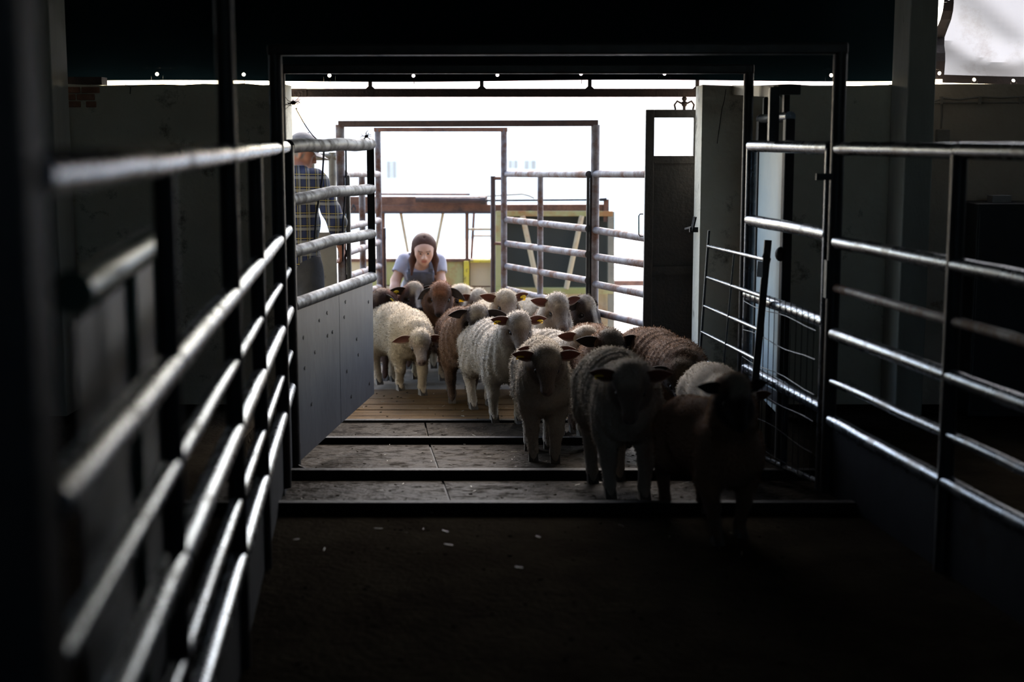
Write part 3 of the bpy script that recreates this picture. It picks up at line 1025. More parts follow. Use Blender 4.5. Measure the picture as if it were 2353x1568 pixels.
m = MB().prism([U(1741, 600, 7.19), U(1753, 602, 7.19), U(1752, 638, 7.19), U(1738, 636, 7.19)], (0, .004, 0))
obj('label_plate', m, M['label_white'], hd, smooth=False)

# ---------------------------------------------------------------- green pen gate behind the left fence
gg = thing('pen_gate', 'dark green pipe gate with a sheet panel behind the near left fence', 'gate', (-.84, 2.9, 0))
A, B = Vector((UX(165, 2.3, 1.36), 2.3, 1.36)), Vector((UX(352, 3.55, 1.36), 3.55, 1.36))
A.z, B.z = U(165, 672, 2.3).z, U(352, 553, 3.55).z
obj('rail', MB().path([A, A.lerp(B, .5), B], .036, 16), M['green_gate'], gg)
for t in (.55, .99):
    p = A.lerp(B, t)
    obj('stile', MB().tube((p.x, p.y, 0.02), (p.x, p.y, p.z), .024, 12), M['green_gate'], gg)
m = MB().bar((A.x, A.y, .72), (B.x, B.y, .72), .006, 1.2)
obj('sheet_panel', m, M['sheet'], gg, smooth=False)

# ---------------------------------------------------------------- cabinet and cables on the right
cb = thing('storage_cabinet', 'dark steel cabinet standing against the wall right of the pillar', 'cabinet', (3.1, 8.35, 0))
x0, x1 = UX(2243, 8.15, 1.0), UX(2243, 8.15, 1.0) + .9
obj('body', MB().box(((x0 + x1) / 2, 8.36, .63), (x1 - x0, .42, 1.24)), M['cabinet'], cb, smooth=False, bevel=.006)
for k in (0, 1):
    d = obj('door', MB().box((x0 + .225 + .45 * k, 8.146, .63), (.43, .012, 1.16)), M['cabinet'], cb, smooth=False, bevel=.003)
    obj('handle', MB().box((x0 + .41 + .08 * k, 8.13, .75), (.015, .02, .12)), M['dark_steel'], d, smooth=False)
bx = obj('cardboard_box', MB().box((UX(2303, 8.25, 1.28), 8.3, 1.272), (.11, .1, .042)), M['ivory_box'], smooth=False, bevel=.003)
tag(bx, 'small low grey box lying on top of the dark cabinet', 'box')
cbx = thing('wall_cable', 'grey cable run clipped along the wall right of the pillar', 'cable', (3.0, 8.58, 1.8))
for dz in (0, 10):
    pts = [U(p, y + dz, 8.585) for p, y in ((2146, 233), (2168, 226), (2205, 229), (2250, 223), (2300, 225), (2350, 222), (2480, 224))] if dz == 0 else [U(p, 236, 8.585) for p in (2146, 2250, 2353, 2480)]
    obj('cable_strand', MB().path(pts, .006, 8), M['cable'], cbx)
for p in (2163, 2251, 2345):
    obj('cable_clip', MB().box(U(p, 231, 8.583), (.014, .03, .045)), M['cable'], cbx, smooth=False)
obj('cable_strand', MB().path([U(2163, 240, 8.585), U(2164, 262, 8.585), U(2162, 296, 8.585)], .006, 8), M['cable'], cbx)
jb = obj('junction_box', MB().box(U(2166, 312, 8.575), (.075, .05, .075)), M['cable'], smooth=False, bevel=.006)
tag(jb, 'small grimy junction box on the wall below the cable run', 'box')

# ---------------------------------------------------------------- the yard outside
yard = MB()
yard.add([(-40, 12.6, -.28), (40, 12.6, -.28), (40, 22, -.28), (-40, 22, -.28), (40, 48, -1.6), (-40, 48, -1.6), (40, 120, -1.6), (-40, 120, -1.6)],
         [(0, 1, 2, 3), (3, 2, 4, 5), (5, 4, 6, 7)])
struct(obj('ground', yard, M['ground'], smooth=False))
struct(obj('ground', MB().add([(-40, 8.6, -.28), (40, 8.6, -.28), (40, 12.6, -.28), (-40, 12.6, -.28)], [(0, 1, 2, 3)]), M['pen_floor'], smooth=False))

# pipe arches and funnel fences of the loading race
A10 = 10.2
ao = thing('arch_frame', 'outer rusting pipe arch with a brown top beam, just beyond the doorway', 'frame', (0, A10, -.27))
axl, axr = UX(786, A10, .8), UX(1366, A10, .8)
for x in (axl, axr):
    obj('post', MB().tube((x, A10, -.27), (x, A10, 1.715), .031, 16), M['pipe_rust'], ao)
for x in (axl + .045, axr - .05):
    obj('channel', MB().box((x, A10, .55), (.02, .05, 1.62)).box((x + .016, A10, .55), (.006, .05, 1.62)), M['post'], ao, smooth=False)
p0, p1 = U(778, 285, A10), U(1374, 283, A10)
obj('crossbeam', MB().bar(p0, p1, .05, .042), M['rust_dark'], ao, smooth=False)
B12 = 12.0
bo = thing('arch_frame', 'smaller rusting pipe arch at the far end of the loading race', 'frame', (0, B12, -.27))
bxl, bxr = UX(871, B12, .8), UX(1158, B12, .8)
for x in (bxl, bxr):
    obj('post', MB().tube((x, B12, -.27), (x, B12, 1.70), .026, 16), M['pipe_rust'], bo)
obj('crossbeam', MB().bar((bxl - .03, B12, U(1000, 298, B12).z), (bxr + .03, B12, U(1000, 298, B12).z), .05, .034), M['rust'], bo, smooth=False)
obj('channel', MB().box((bxl + .045, B12 + .02, .3), (.02, .04, 1.14)), M['rust_dark'], bo, smooth=False)

fr = thing('funnel_fence', 'rusting pipe fence slanting in from the doorway on the right of the sheep', 'fence', (.4, 10.6, -.27))
far = Vector((bxr, B12)); near = Vector((axr, A10)); end = Vector((UX(1500, 9.22, .8), 9.22))
ZS = []
for ya, yb, yc, yd in ((400, 401, 400, 400), (505, 526, 529, 547), (560, 585, 590, 607), (612, 645, 653, 676), (665, 708, 717, 744)):
    a, b = U(1160, ya, B12), U(1355, yb, A10)
    c, d = U(1372, yc, A10), U(1480, yd, 9.34)
    a.x, a.y = far.x + .02, far.y
    b.x, b.y = near.x - .045, near.y
    c.x, c.y = near.x, near.y
    r = .026
    obj('rail', MB().path([a, a.lerp(b, .5), b], r, 16), M['pipe_rust'], fr)
    obj('rail', MB().path([c, d, d + (d - c) * .15], r, 16), M['pipe_rust'], fr)
mp = far.lerp(near, .44)
obj('post', MB().tube((mp.x, mp.y, -.27), (mp.x, mp.y, 1.34), .023, 14), M['pipe_rust'], fr)
fl_ = thing('funnel_fence', 'rusting pipe fence on the left of the loading race beyond the open gate', 'fence', (-1.15, 11, -.27))
n_, f_ = Vector((axl, A10)), Vector((bxl, B12))
for ya, yb in ((400, 400), (524, 506), (584, 556), (639, 611), (690, 660)):
    a, b = U(795, ya, A10), U(872, yb, B12)
    a.x, a.y = n_.x + .02, n_.y + .03
    b.x, b.y = f_.x, f_.y
    obj('rail', MB().path([a, a.lerp(b, .5), b], .026, 16), M['pipe_rust'], fl_)
mp = n_.lerp(f_, .52)
obj('post', MB().tube((mp.x, mp.y, -.27), (mp.x, mp.y, 1.33), .025, 14), M['pipe_rust'], fl_)
lp = thing('gate_post', 'dark rusty post standing beside the far arch, linked to it by short brackets', 'post', (UX(1133, 12.05, 1), 12.05, -.27))
x = UX(1133, 12.05, .7)
obj('pole', MB().tube((x, 12.05, -.27), (x, 12.05, 1.305), .021, 14), M['rust_dark'], lp)
for py_ in (410, 560):
    z = U(1140, py_, 12.02).z
    obj('bracket', MB().tube((x, 12.05, z), (bxr, B12, z), .014, 8), M['rust'], lp)

# cream sheep door beyond the man
cd = thing('cream_gate', 'grimy cream steel gate with an open window frame, behind the man', 'gate', (-1.45, 10.6, -.27))
CY_ = 10.6
def cp(px, py):
    return U(px, py, CY_)
for a, b, w in (((764, 350), (764, 536), 18), ((716, 356), (716, 536), 14), ((700, 360), (773, 360), 18), ((640, 360), (700, 360), 18)):
    p, q = cp(*a), cp(*b)
    obj('frame_tube', MB().tube(p, q, w / 2 / 305, 14), M['cream'], cd)
p, q = cp(640, 530), cp(773, 530)
m = MB().box(((p.x + q.x) / 2, CY_, (p.z - .27) / 2), (q.x - p.x, .04, p.z + .25))
obj('door_panel', m, M['cream'], cd, smooth=False, bevel=.008)
obj('frame_tube', MB().tube(cp(640, 360), cp(640, 536), .03, 14), M['cream'], cd)

# ---------------------------------------------------------------- livestock crush with rusty beams beyond the race
CYD = 13.2
cr = thing('cattle_crush', 'rusty steel cattle crush with sliding beams and yellow green panels behind the woman', 'machine', (-.2, CYD, -.28))
def C(px, py, y=CYD):
    return U(px, py, y)
def cbar(name, a, b, hpx, mat, dep=.06, y=CYD, parent=cr):
    p, q = C(*a, y), C(*b, y)
    return obj(name, MB().bar(p, q, dep, hpx / 246), M[mat], parent, smooth=False, bevel=.004)
cbar('slide_beam', (780, 462), (1120, 462), 20, 'rust', .07)
cbar('slide_beam', (780, 480), (1395, 478), 17, 'rust', .10)
cbar('beam_edge', (780, 488), (1395, 488), 5, 'rust_dark', .12)
obj('ram_cylinder', MB().tube(C(955, 459, CYD - .09), C(1108, 461, CYD - .09), .026, 14).tube(C(1104, 461, CYD - .09), C(1116, 461, CYD - .09), .034, 14), M['rust_dark'], cr)
obj('ram_rod', MB().tube(C(1114, 461, CYD - .09), C(1384, 459, CYD - .09), .010, 10).tube(C(1378, 459, CYD - .09), C(1394, 458, CYD - .09), .016, 10), M['post'], cr)
cbar('end_lug', (1393, 458), (1393, 510), 9, 'rust', .05, CYD - .05)
cbar('top_rail', (1140, 491), (1408, 491), 12, 'green_paint', .05, CYD - .06)
cbar('frame_post', (1404, 486), (1404, 770), 10, 'cream', .06, CYD - .06)
cbar('frame_post', (1146, 486), (1146, 770), 10, 'green_paint', .06, CYD - .06)
cbar('frame_post', (877, 490), (877, 770), 10, 'rust', .06)
p, q = C(1140, 492), C(1400, 664)
obj('slate_panel', MB().box(((p.x + q.x) / 2, CYD + .02, (p.z + q.z) / 2), (q.x - p.x, .012, p.z - q.z)), M['slate_panel'], cr, smooth=False)
obj('strut', MB().tube(C(1201, 496, CYD - .08), C(1237, 664, CYD - .08), .024, 12), M['cream_rusty'], cr)
obj('strut', MB().tube(C(1337, 496, CYD - .08), C(1301, 664, CYD - .08), .024, 12), M['cream_rusty'], cr)
cbar('bottom_rail', (1140, 668), (1408, 668), 14, 'green_paint', .06, CYD - .06)
p, q = C(1145, 675), C(1400, 775)
obj('lower_panel', MB().box(((p.x + q.x) / 2, CYD, (p.z + q.z) / 2), (q.x - p.x, .012, p.z - q.z)), M['cream_rusty'], cr, smooth=False)
cbar('panel_divider', (1255, 675), (1255, 770), 4, 'rust', .02, CYD - .02)
# left half: open above, sheeted below
obj('strut', MB().tube(C(921, 490), C(941, 600), .014, 10), M['cream_rusty'], cr)
obj('strut', MB().tube(C(1018, 490), C(996, 600), .014, 10), M['cream_rusty'], cr)
cbar('panel_edge', (780, 598), (1130, 598), 7, 'rust', .05)
for x0_, x1_, y0_, y1_, mt in ((782, 873, 602, 640, 'cream_rusty'), (782, 873, 643, 770, 'green_paint'), (880, 1064, 602, 655, 'green_paint'), (880, 1064, 658, 775, 'cream_rusty'), (1080, 1128, 602, 657, 'cream_rusty'), (1080, 1128, 660, 775, 'cream_rusty')):
    p, q = C(x0_, y0_), C(x1_, y1_)
    obj('panel', MB().box(((p.x + q.x) / 2, CYD, (p.z + q.z) / 2), (q.x - p.x, .012, p.z - q.z)), M[mt], cr, smooth=False)
p, q = C(780, 600), C(1130, 775)
obj('backing_sheet', MB().box(((p.x + q.x) / 2, CYD + .02, (p.z + q.z) / 2), (q.x - p.x, .01, p.z - q.z)), M['rust'], cr, smooth=False)
cbar('upright', (1072, 600), (1072, 770), 9, 'yellow_paint', .05, CYD - .03)
cbar('top_lip', (1080, 600), (1128, 600), 7, 'yellow_paint', .05, CYD - .03)
obj('upright', MB().tube(C(1073, 490), C(1073, 600), .017, 10), M['rust'], cr)
obj('upright', MB().tube(C(1089, 490, CYD + .3), C(1083, 600, CYD + .3), .012, 10), M['rust'], cr)
obj('rung', MB().tube(C(1073, 527), C(1128, 527), .011, 10), M['cream_rusty'], cr)
obj('rung', MB().tube(C(1085, 542, CYD + .3), C(1128, 542, CYD + .3), .008, 10), M['cream_rusty'], cr)
obj('clevis', MB().path([C(812, 470, CYD - .08), C(808, 480, CYD - .08), C(812, 490, CYD - .08), C(817, 480, CYD - .08), C(812, 470, CYD - .08)], .008, 8), M['dark_steel'], cr)
# thin rods of the machine above the beams
obj('rod', MB().tube(C(790, 446, CYD + .5), C(1080, 447, CYD + .5), .010, 8), M['rust'], cr)
obj('rod', MB().path([C(1100, 452, CYD + .5), C(1200, 446, CYD + .5), C(1216, 450, CYD + .5), C(1228, 456, CYD + .5)], .009, 8), M['cream'], cr)

# ---------------------------------------------------------------- sunlit house across the yard
HY = 44.0
hs = thing('house', 'white sunlit farmhouse with small windows and a tiled roof across the yard', 'house', (2, HY, -1.6))
eave = U(1000, 240, HY).z
hx0, hx1 = UX(700, HY, 0), UX(1900, HY, 0)
obj('wall', MB().box(((hx0 + hx1) / 2, HY + 4, (eave - 1.6) / 2), (hx1 - hx0, 8, eave + 1.6)), M['render'], hs, smooth=False)
rx0 = UX(700, HY, 4)
m = MB()
m.add([(hx0 - .5, HY - .4, eave), (hx1 + .3, HY - .4, eave), (hx1 + .3, HY + 4, eave + 1.9), (hx0 + 6.0, HY + 4, eave + 1.9), (hx0 - .5, HY - .4, eave + .12), (hx1 + .3, HY - .4, eave + .12), (hx1 + .3, HY + 4, eave + 2.02), (hx0 + 6.0, HY + 4, eave + 2.02)],
      [(0, 3, 2, 1), (4, 5, 6, 7), (0, 1, 5, 4), (1, 2, 6, 5), (2, 3, 7, 6), (3, 0, 4, 7)])
obj('roof', m, M['tile'], hs, smooth=False)
for k in range(46):
    x = hx0 - .4 + (hx1 - hx0 + .6) * k / 45
    obj('ridge_tile', MB().path([(x, HY - .45, eave + .15), (x, HY + 3.9, eave + 2.03) if x > hx0 + 5.9 else (x, HY - .45 + 4.35 * max(.12, (x - hx0 + .5) / 6.5), eave + .15 + 1.88 * max(.12, (x - hx0 + .5) / 6.5))], .09, 7), M['tile'], hs)
for (px0, px1, py0, py1) in ((886, 914, 366, 414), (1166, 1192, 366, 390), (1202, 1234, 366, 392)):
    p, q = U(px0, py0, HY - .02), U(px1, py1, HY - .02)
    w = obj('window', MB().box(((p.x + q.x) / 2, HY - .02, (p.z + q.z) / 2), (q.x - p.x, .06, p.z - q.z)), M['frame_white'], hs, smooth=False)
    for kx in (0, 1):
        cx0 = p.x + (q.x - p.x) * (.25 + .5 * kx)
        obj('pane', MB().box((cx0, HY - .06, (p.z + q.z) / 2), ((q.x - p.x) * .40, .02, (p.z - q.z) * .86)), M['glass'], w, smooth=False)
# low sill wall and plank fence far right in the yard
yf = thing('yard_rail', 'low brown plank rail in the sunlit yard right of the crush', 'rail', (2.2, 20, -.28))
for py_ in (651,):
    p, q = U(1395, py_, 18), U(1620, py_, 18)
    obj('rail', MB().bar(p, q, .04, .07), M['rust'], yf, smooth=False)
for px_ in (1400, 1600):
    p = U(px_, 648, 18.03)
    obj('post', MB().box((p.x, 18.05, (p.z - .28) / 2), (.08, .06, p.z + .30)), M['rust'], yf, smooth=False)


# ---------------------------------------------------------------- sheep
WHITE = dict(wool=(0.348, 0.300, 0.240), face=(.150, .115, .090), crown=(0.330, 0.276, 0.216), leg=(0.300, 0.252, 0.198), ear=(0.264, 0.198, 0.162), pink=(0.090, 0.032, 0.024), nose=(0.120, 0.078, 0.066))  # face darker than wool: shade on pale faces put into the colour
CREAM = dict(wool=(0.360, 0.294, 0.204), face=(.185, .138, .098), crown=(0.360, 0.300, 0.216), leg=(0.312, 0.252, 0.180), ear=(0.276, 0.198, 0.144), pink=(0.096, 0.036, 0.025), nose=(0.132, 0.084, 0.072))  # face tone holds painted shade here too
BROWN = dict(wool=(0.116, 0.066, 0.039), face=(0.019, 0.012, 0.009), crown=(0.231, 0.187, 0.138), leg=(0.047, 0.028, 0.018), ear=(0.017, 0.012, 0.010), pink=(0.017, 0.011, 0.009), nose=(0.008, 0.007, 0.006))
RUSSET = dict(wool=(0.142, 0.074, 0.042), face=(0.062, 0.030, 0.016), crown=(0.167, 0.072, 0.035), leg=(0.058, 0.035, 0.026), ear=(0.026, 0.020, 0.019), pink=(0.042, 0.035, 0.034), nose=(0.009, 0.008, 0.008))
DARK = dict(wool=(0.126, 0.050, 0.026), face=(0.026, 0.015, 0.011), crown=(0.167, 0.109, 0.072), leg=(0.042, 0.023, 0.016), ear=(0.020, 0.014, 0.009), pink=(0.020, 0.012, 0.009), nose=(0.009, 0.008, 0.008))


def basis(yaw, pitch, roll=0.0):
    """muzzle direction, up and left of the head; local x forward, y left, z up; yaw to the left of the animal"""
    D = np.array([math.cos(pitch) * math.cos(yaw), math.cos(pitch) * math.sin(yaw), -math.sin(pitch)])
    S = np.array([-math.sin(yaw), math.cos(yaw), 0.0])
    Uv = np.cross(D, S)
    if roll:
        S, Uv = S * math.cos(roll) + Uv * math.sin(roll), Uv * math.cos(roll) - S * math.sin(roll)
    return D, S, Uv


def ear_mesh(root, out, nrm, L, W, col, pink, droop):
    """cupped leaf: root, pointing along out, opening towards nrm"""
    out = out / np.linalg.norm(out)
    side = np.cross(nrm, out); side /= np.linalg.norm(side)
    nrm = np.cross(out, side)
    nu, nv = 9, 6
    P, Cc = [], []
    for layer in (0, 1):
        for i in range(nu + 1):
            u = i / nu
            w = W * (math.sin(math.pi * min(1, (u * .92 + .10))) ** .75) * (1 - .25 * u)
            for j in range(nv + 1):
                v = j / nv * 2 - 1
                cup = .5 * w * v * v * (1 - .5 * u)
                p = root + out * (L * u) + side * (w * v) + nrm * (cup - layer * .005) + np.array([0, 0, -1]) * (droop * L * u * u)
                P.append(p)
                Cc.append(pink if layer == 0 and abs(v) < .8 else col)
    m = (nu + 1) * (nv + 1)
    F = []
    for i in range(nu):
        for j in range(nv):
            a = i * (nv + 1) + j
            F.append((a, a + 1, a + nv + 2, a + nv + 1))
            F.append((m + a, m + a + nv + 1, m + a + nv + 2, m + a + 1))
    for i in range(nu):
        for j in (0, nv):
            a, b = i * (nv + 1) + j, (i + 1) * (nv + 1) + j
            F.append((a, b, m + b, m + a) if j == 0 else (a, m + a, m + b, b))
    for j in range(nv):
        a = j
        F.append((a, m + a, m + a + 1, a + 1))
        a = nu * (nv + 1) + j
        F.append((a, a + 1, m + a + 1, m + a))
    return np.array(P), np.array(F), np.array(Cc)


def fleece_mesh(P, F, col, length, n, rng, wave=0.0, wseed=0):
    a, b, c, d = (P[F[:, i]] for i in range(4))
    nr = np.cross(c - a, d - b)
    ar = np.linalg.norm(nr, axis=1)
    nr = nr / np.maximum(ar, 1e-12)[:, None]
    fl = length[F].mean(1)
    w = ar * (fl > .0005)
    pick = rng.choice(len(F), n, p=w / w.sum())
    u, v = rng.random((2, n, 1))
    p = a[pick] * (1 - u) * (1 - v) + b[pick] * u * (1 - v) + c[pick] * u * v + d[pick] * (1 - u) * v
    N = nr[pick]
    cc = col[F[pick]].mean(1)
    R = rng.normal(size=(n, 3))
    R -= N * (R * N).sum(1, keepdims=True)
    R /= np.linalg.norm(R, axis=1, keepdims=True)
    L = fl[pick] * rng.uniform(.45, 1.15, n)
    if wave:
        L = L * (.62 + .5 * np.sin(p[:, 0] * 6.283 / .050 + 4.0 * np.sin(p[:, 2] * 5 + wseed) + p[:, 1] * 5))
    L = L[:, None]
    tip = p + N * L * rng.uniform(.35, .95, (n, 1)) + R * L * 1.0 + np.array([0, 0, -.2]) * L
    T = np.cross(N, R)
    hw = .00085 + .0006 * rng.random((n, 1))
    base = p - N * .003
    mid = base * .45 + tip * .55 + N * L * .22
    V = np.stack([base - T * hw * 1.2, base + T * hw * 1.2, mid + T * hw, mid - T * hw, tip], 1).reshape(-1, 3)
    k = np.arange(n)[:, None] * 5
    tri = np.concatenate([k + np.array([[0, 2, 1]]), k + np.array([[0, 3, 2]]), k + np.array([[3, 4, 2]])])
    cv = np.repeat(cc * rng.uniform(.8, 1.15, (n, 1)), 5, axis=0)
    cv = cv.reshape(-1, 5, 3)
    cv[:, 4] *= 1.12
    return V, tri, np.clip(cv.reshape(-1, 3), 0, 1), np.repeat(N + .35 * R, 5, axis=0)


BROWN_LIT = dict(BROWN, wool=(.20, .115, .065), leg=(.10, .06, .04))  # lighter copy of BROWN, making up for light missing on the flank
GROUP = 'sheep walking up the race into the barn'


def sheep(label, Y, px, yaw, head, ahead, hyaw, pitch, C, scale=1.07, ears='flat', ear_up=0.0, tags=(), step=0.0, roll=0.0, fold=0.0, nfl=16000, blaze=None, width=1.0, flop=0.0, sock=None, lift=None, seed=0, ear_len=.118):
    rng = np.random.default_rng(100 + seed)
    yw = math.radians(yaw)
    zr = zfloor(Y)
    x = UX(px, Y, zr + .45)
    rz = math.atan2(-math.cos(yw), math.sin(yw))
    root = thing('sheep', label, 'sheep', (x, Y, zr), GROUP, rz)
    root.scale = (scale, scale, scale)
    cz, sz = math.cos(rz), math.sin(rz)

    def loc(w):
        dx, dy, dz = w[0] - x, w[1] - Y, w[2] - zr
        return np.array([cz * dx + sz * dy, -sz * dx + cz * dy, dz]) / scale
    H = loc(U(head[0], head[1], Y - ahead))
    # head direction given in picture terms: 0 = towards the camera, + = to the right of the picture
    hyr = math.radians(hyaw - yaw)
    D, S, Uv = basis(hyr, math.radians(pitch), roll)
    f = Field()
    W = .86 * width
    f.cap((.02, 0, .425), (-.27, 0, .43), .148, .166, .06, (1, W, 1))
    f.cap((-.27, 0, .43), (-.475, 0, .448), .166, .142, .06, (1, W, 1))
    f.ball((.03, 0, .37), .115, .06)
    f.cap((-.12, 0, .375), (-.38, 0, .37), .13, .125, .06, (1, W, 1))
    # neck in two pieces up to the skull
    nb = H - D * .03 - Uv * .03
    mid = np.array([.06, 0, .47]) * .45 + nb * .55 + np.array([.02, 0, .01])
    f.cap((.02, 0, .46), mid, .125, .098, .07)
    f.cap(mid, nb, .098, .072, .05)
    # head
    f.ball(H, .068, .03)
    f.ball(H + Uv * .028 - D * .018, .060, .03)
    f.cap(H + D * .020 + Uv * .002, H + D * .128 - Uv * .010, .054, .033, .025)
    f.cap(H - Uv * .03 + D * .0, H + D * .115 - Uv * .036, .050, .023, .02)
    f.ball(H + D * .146 - Uv * .014, .031, .02)
    for s in (1, -1):
        f.cap(H + S * s * .042 + Uv * .016 + D * .012, H + S * s * .040 + Uv * .010 + D * .05, .020, .014, .02)
        f.ball(H + S * s * .066 + D * .048 - Uv * .008, .021, .010, 'sub')
        f.ball(H + S * s * .016 + D * .176 - Uv * .002, .008, .006, 'sub')
    f.cap(H + S * .03 + D * .178 - Uv * .026, H - S * .03 + D * .178 - Uv * .026, .003, .003, .006, None, 'sub')
    # legs
    feet = []
    def fz(p):
        wx = cz * p[0] * scale - sz * p[1] * scale + x
        wy = sz * p[0] * scale + cz * p[1] * scale + Y
        return (zfloor(wy) - zr) / scale
    st = .075 * step
    spec = {}
    for s, ph in ((1, 1), (-1, -1)):
        o = st * ph
        up = lift.get(('f', s), 0) if lift else 0
        foot = np.array([.035 + o, s * .068 * width, 0]); foot[2] = fz(foot) + up
        f.cap((.01, s * .07 * width, .36), (.0 + o * .1, s * .085 * width, .29), .078, .058, .05)
        kn = np.array([.03 + o * .55 + up * .8, s * .078 * width, .165 + up * .6])
        f.cap((.0 + o * .1, s * .085 * width, .29), kn, .055, .036, .03)
        fet = foot + np.array([-.012 - up * .3, 0, .055])
        f.cap(kn, fet, .034, .027, .02)
        f.cap(fet, foot + np.array([.012, 0, .022]), .027, .022, .015)
        feet.append((foot, up))
    for s, ph in ((1, -1), (-1, 1)):
        o = st * ph * 1.1
        up = lift.get(('h', s), 0) if lift else 0
        foot = np.array([-.505 + o, s * .07 * width, 0]); foot[2] = fz(foot) + up
        f.cap((-.455, s * .06 * width, .42), (-.415 + o * .15, s * .085 * width, .31), .112, .082, .06)
        hock = np.array([-.55 + o * .7, s * .078 * width, .20 + up * .5])
        f.cap((-.415 + o * .15, s * .085 * width, .31), hock, .075, .038, .04)
        fet = foot + np.array([-.015, 0, .055])
        f.cap(hock, fet, .036, .028, .02)
        f.cap(fet, foot + np.array([.012, 0, .022]), .028, .022, .015)
        feet.append((foot, up))
    f.cap((-.61, 0, .50), (-.65, 0, .33), .034, .024, .03)
    P, F = f.mesh(.0105)
    P = relax(P, F, 1, .35)
    if fold:                                         # shearing ridges running down neck and flanks
        tq = sstep(P[:, 2], .26, .33) * (1 - sstep(np.linalg.norm(P - H, axis=1), .16, .10) * 1.0) * sstep(np.linalg.norm(P - H, axis=1), .10, .16)
        ph = np.sin(P[:, 0] * 6.283 / .050 + 4.0 * np.sin(P[:, 2] * 5 + seed) + P[:, 1] * 5)
        ra = P - np.array([0, 0, .43])
        ra[:, 0] = 0
        ra /= np.maximum(np.linalg.norm(ra, axis=1), .05)[:, None]
        P = P + ra * (ph * tq * .0042 * fold)[:, None]
    # colour regions
    Q = P - H
    qd, qs, qu = Q @ D, Q @ S, Q @ Uv
    rad = np.linalg.norm(Q, axis=1)
    near = 1 - sstep(rad - .5 * np.clip(qd, 0, .2), .085, .115)
    face = near * sstep(qd, -.035, .02)
    crown = near * sstep(qu, .022, .05) * (1 - sstep(qd, .02, .06)) * (1 - sstep(np.abs(qs), .035, .06))
    col = np.tile(np.array(C['wool']), (len(P), 1))
    def blend(c, k):
        return col * (1 - k[:, None]) + np.array(c) * k[:, None]
    legm = 1 - sstep(P[:, 2], .17, .27)
    col = blend(C['leg'], legm * .9)
    if sock is not None:
        col = blend(sock, 1 - sstep(P[:, 2], .09, .12))
    hd = near * sstep(qd, -.09, -.03)
    col = blend(C['face'], np.maximum(face, hd * (.95 if C is BROWN or C is DARK else .3)))
    col = blend(C['crown'], crown)
    if blaze is not None:
        col = blend(blaze, near * sstep(qu + .3 * qd, .035, .05) * sstep(qd, .01, .05) * (1 - sstep(qd, .135, .15)) * (1 - sstep(np.abs(qs), .014, .026)))
    nose = near * sstep(qd, .145, .165)
    col = blend(C['nose'], nose * .8)
    for s in (1, -1):
        r_ = np.linalg.norm(Q - (S * s * .016 + D * .172), axis=1)
        col = blend(np.array(C['nose']) * .25, 1 - sstep(r_, .007, .013))
        r_ = np.linalg.norm(Q - (S * s * .058 + D * .044 - Uv * .004), axis=1)
        col = blend(np.array(C['face']) * .30, (1 - sstep(r_, .014, .024)) * .85)
    mth = near * sstep(qd, .115, .14) * (1 - sstep(np.abs(qu + .028), .004, .009))
    col = blend(np.array(C['nose']) * .4, mth)
    mott = (np.sin(P @ np.array([31., 17, 23])) + np.sin(P @ np.array([-19., 37, 11]))) * .035
    col = np.clip(col * (1 + mott[:, None]), 0, 1)
    me = npmesh('body', P, F, col)
    body = link('body', me, M['wool'], root)
    # fleece strands
    ln = np.full(len(P), .0165)
    ln = ln * (1 - .55 * legm) * (1 - .72 * face * (1 - crown))
    ln = ln * (1 + .35 * crown)
    ln[nose > .2] = 0
    ln[P[:, 2] < .035] = 0
    ln[(near > .3) & (qd > .1)] *= .5
    V, T, cv, nv_ = fleece_mesh(P, F, col, ln, nfl, rng, fold, seed)
    fm = npmesh('fleece', V, T, cv)
    nv_ /= np.linalg.norm(nv_, axis=1, keepdims=True)
    fm.normals_split_custom_set_from_vertices(nv_.astype(np.float32).tolist())
    stuff(link('fleece', fm, M['fleece'], root))
    # ears, eyes, hooves, tags
    tips = {}
    for s in (1, -1):
        e = H + S * s * .056 + Uv * .012 - D * .028
        out = S * s * 1.0 + np.array([0, 0, 1]) * ear_up - Uv * .05 - D * .10
        nrm = np.array([math.cos(hyr), math.sin(hyr), -.30])
        ep, ef, ec = ear_mesh(e, out, nrm, ear_len, .034, np.array(C['ear']), np.array(C['pink']), flop)
        link('ear', npmesh('ear', ep, ef, ec), M['ear'], root)
        tips[s] = e + out / np.linalg.norm(out) * .075
        c = H + S * s * .0505 + D * .046 - Uv * .005
        link('eye', (lambda m_: m_)(npmesh_from(MB().ball(c, .0140, 1, 1, 1, 12, 8))), M['eye'], root)
    for s in tags:
        c = tips[s] + D * .008 - Uv * .014
        R = np.stack([S, D * .25 + Uv, D], 1)
        mbb = MB()
        pts = [c + S * a_ * .019 + Uv * b_ * .022 for a_, b_ in ((-1, -1), (1, -1), (1, .6), (.45, 1), (-.45, 1), (-1, .6))]
        mbb.prism(pts, D * .004).ball(c + D * .004, .006)
        link('ear_tag', npmesh_from(mbb), M['tag_yellow'], root)
    for foot, up in feet:
        mbb = MB()
        for sy in (-1, 1):
            o = foot + np.array([.0, sy * .013, 0])
            pr = [(-.022, 0, 0), (.040, 0, 0), (.028, 0, .022), (.012, 0, .044), (-.020, 0, .036)]
            mbb.prism([o + np.array([a_, -.0115, c_]) for a_, b_, c_ in pr], (0, .023, 0))
        hm = link('hoof', npmesh_from(mbb, False), M['hoof'], root)
    return root


def npmesh_from(mb, smooth=True):
    me = bpy.data.meshes.new('m')
    me.from_pydata([tuple(map(float, p)) for p in mb.v], [], mb.f)
    me.update()
    if smooth:
        me.polygons.foreach_set('use_smooth', [True] * len(me.polygons))
        me.set_sharp_from_angle(angle=math.radians(40))
    return me


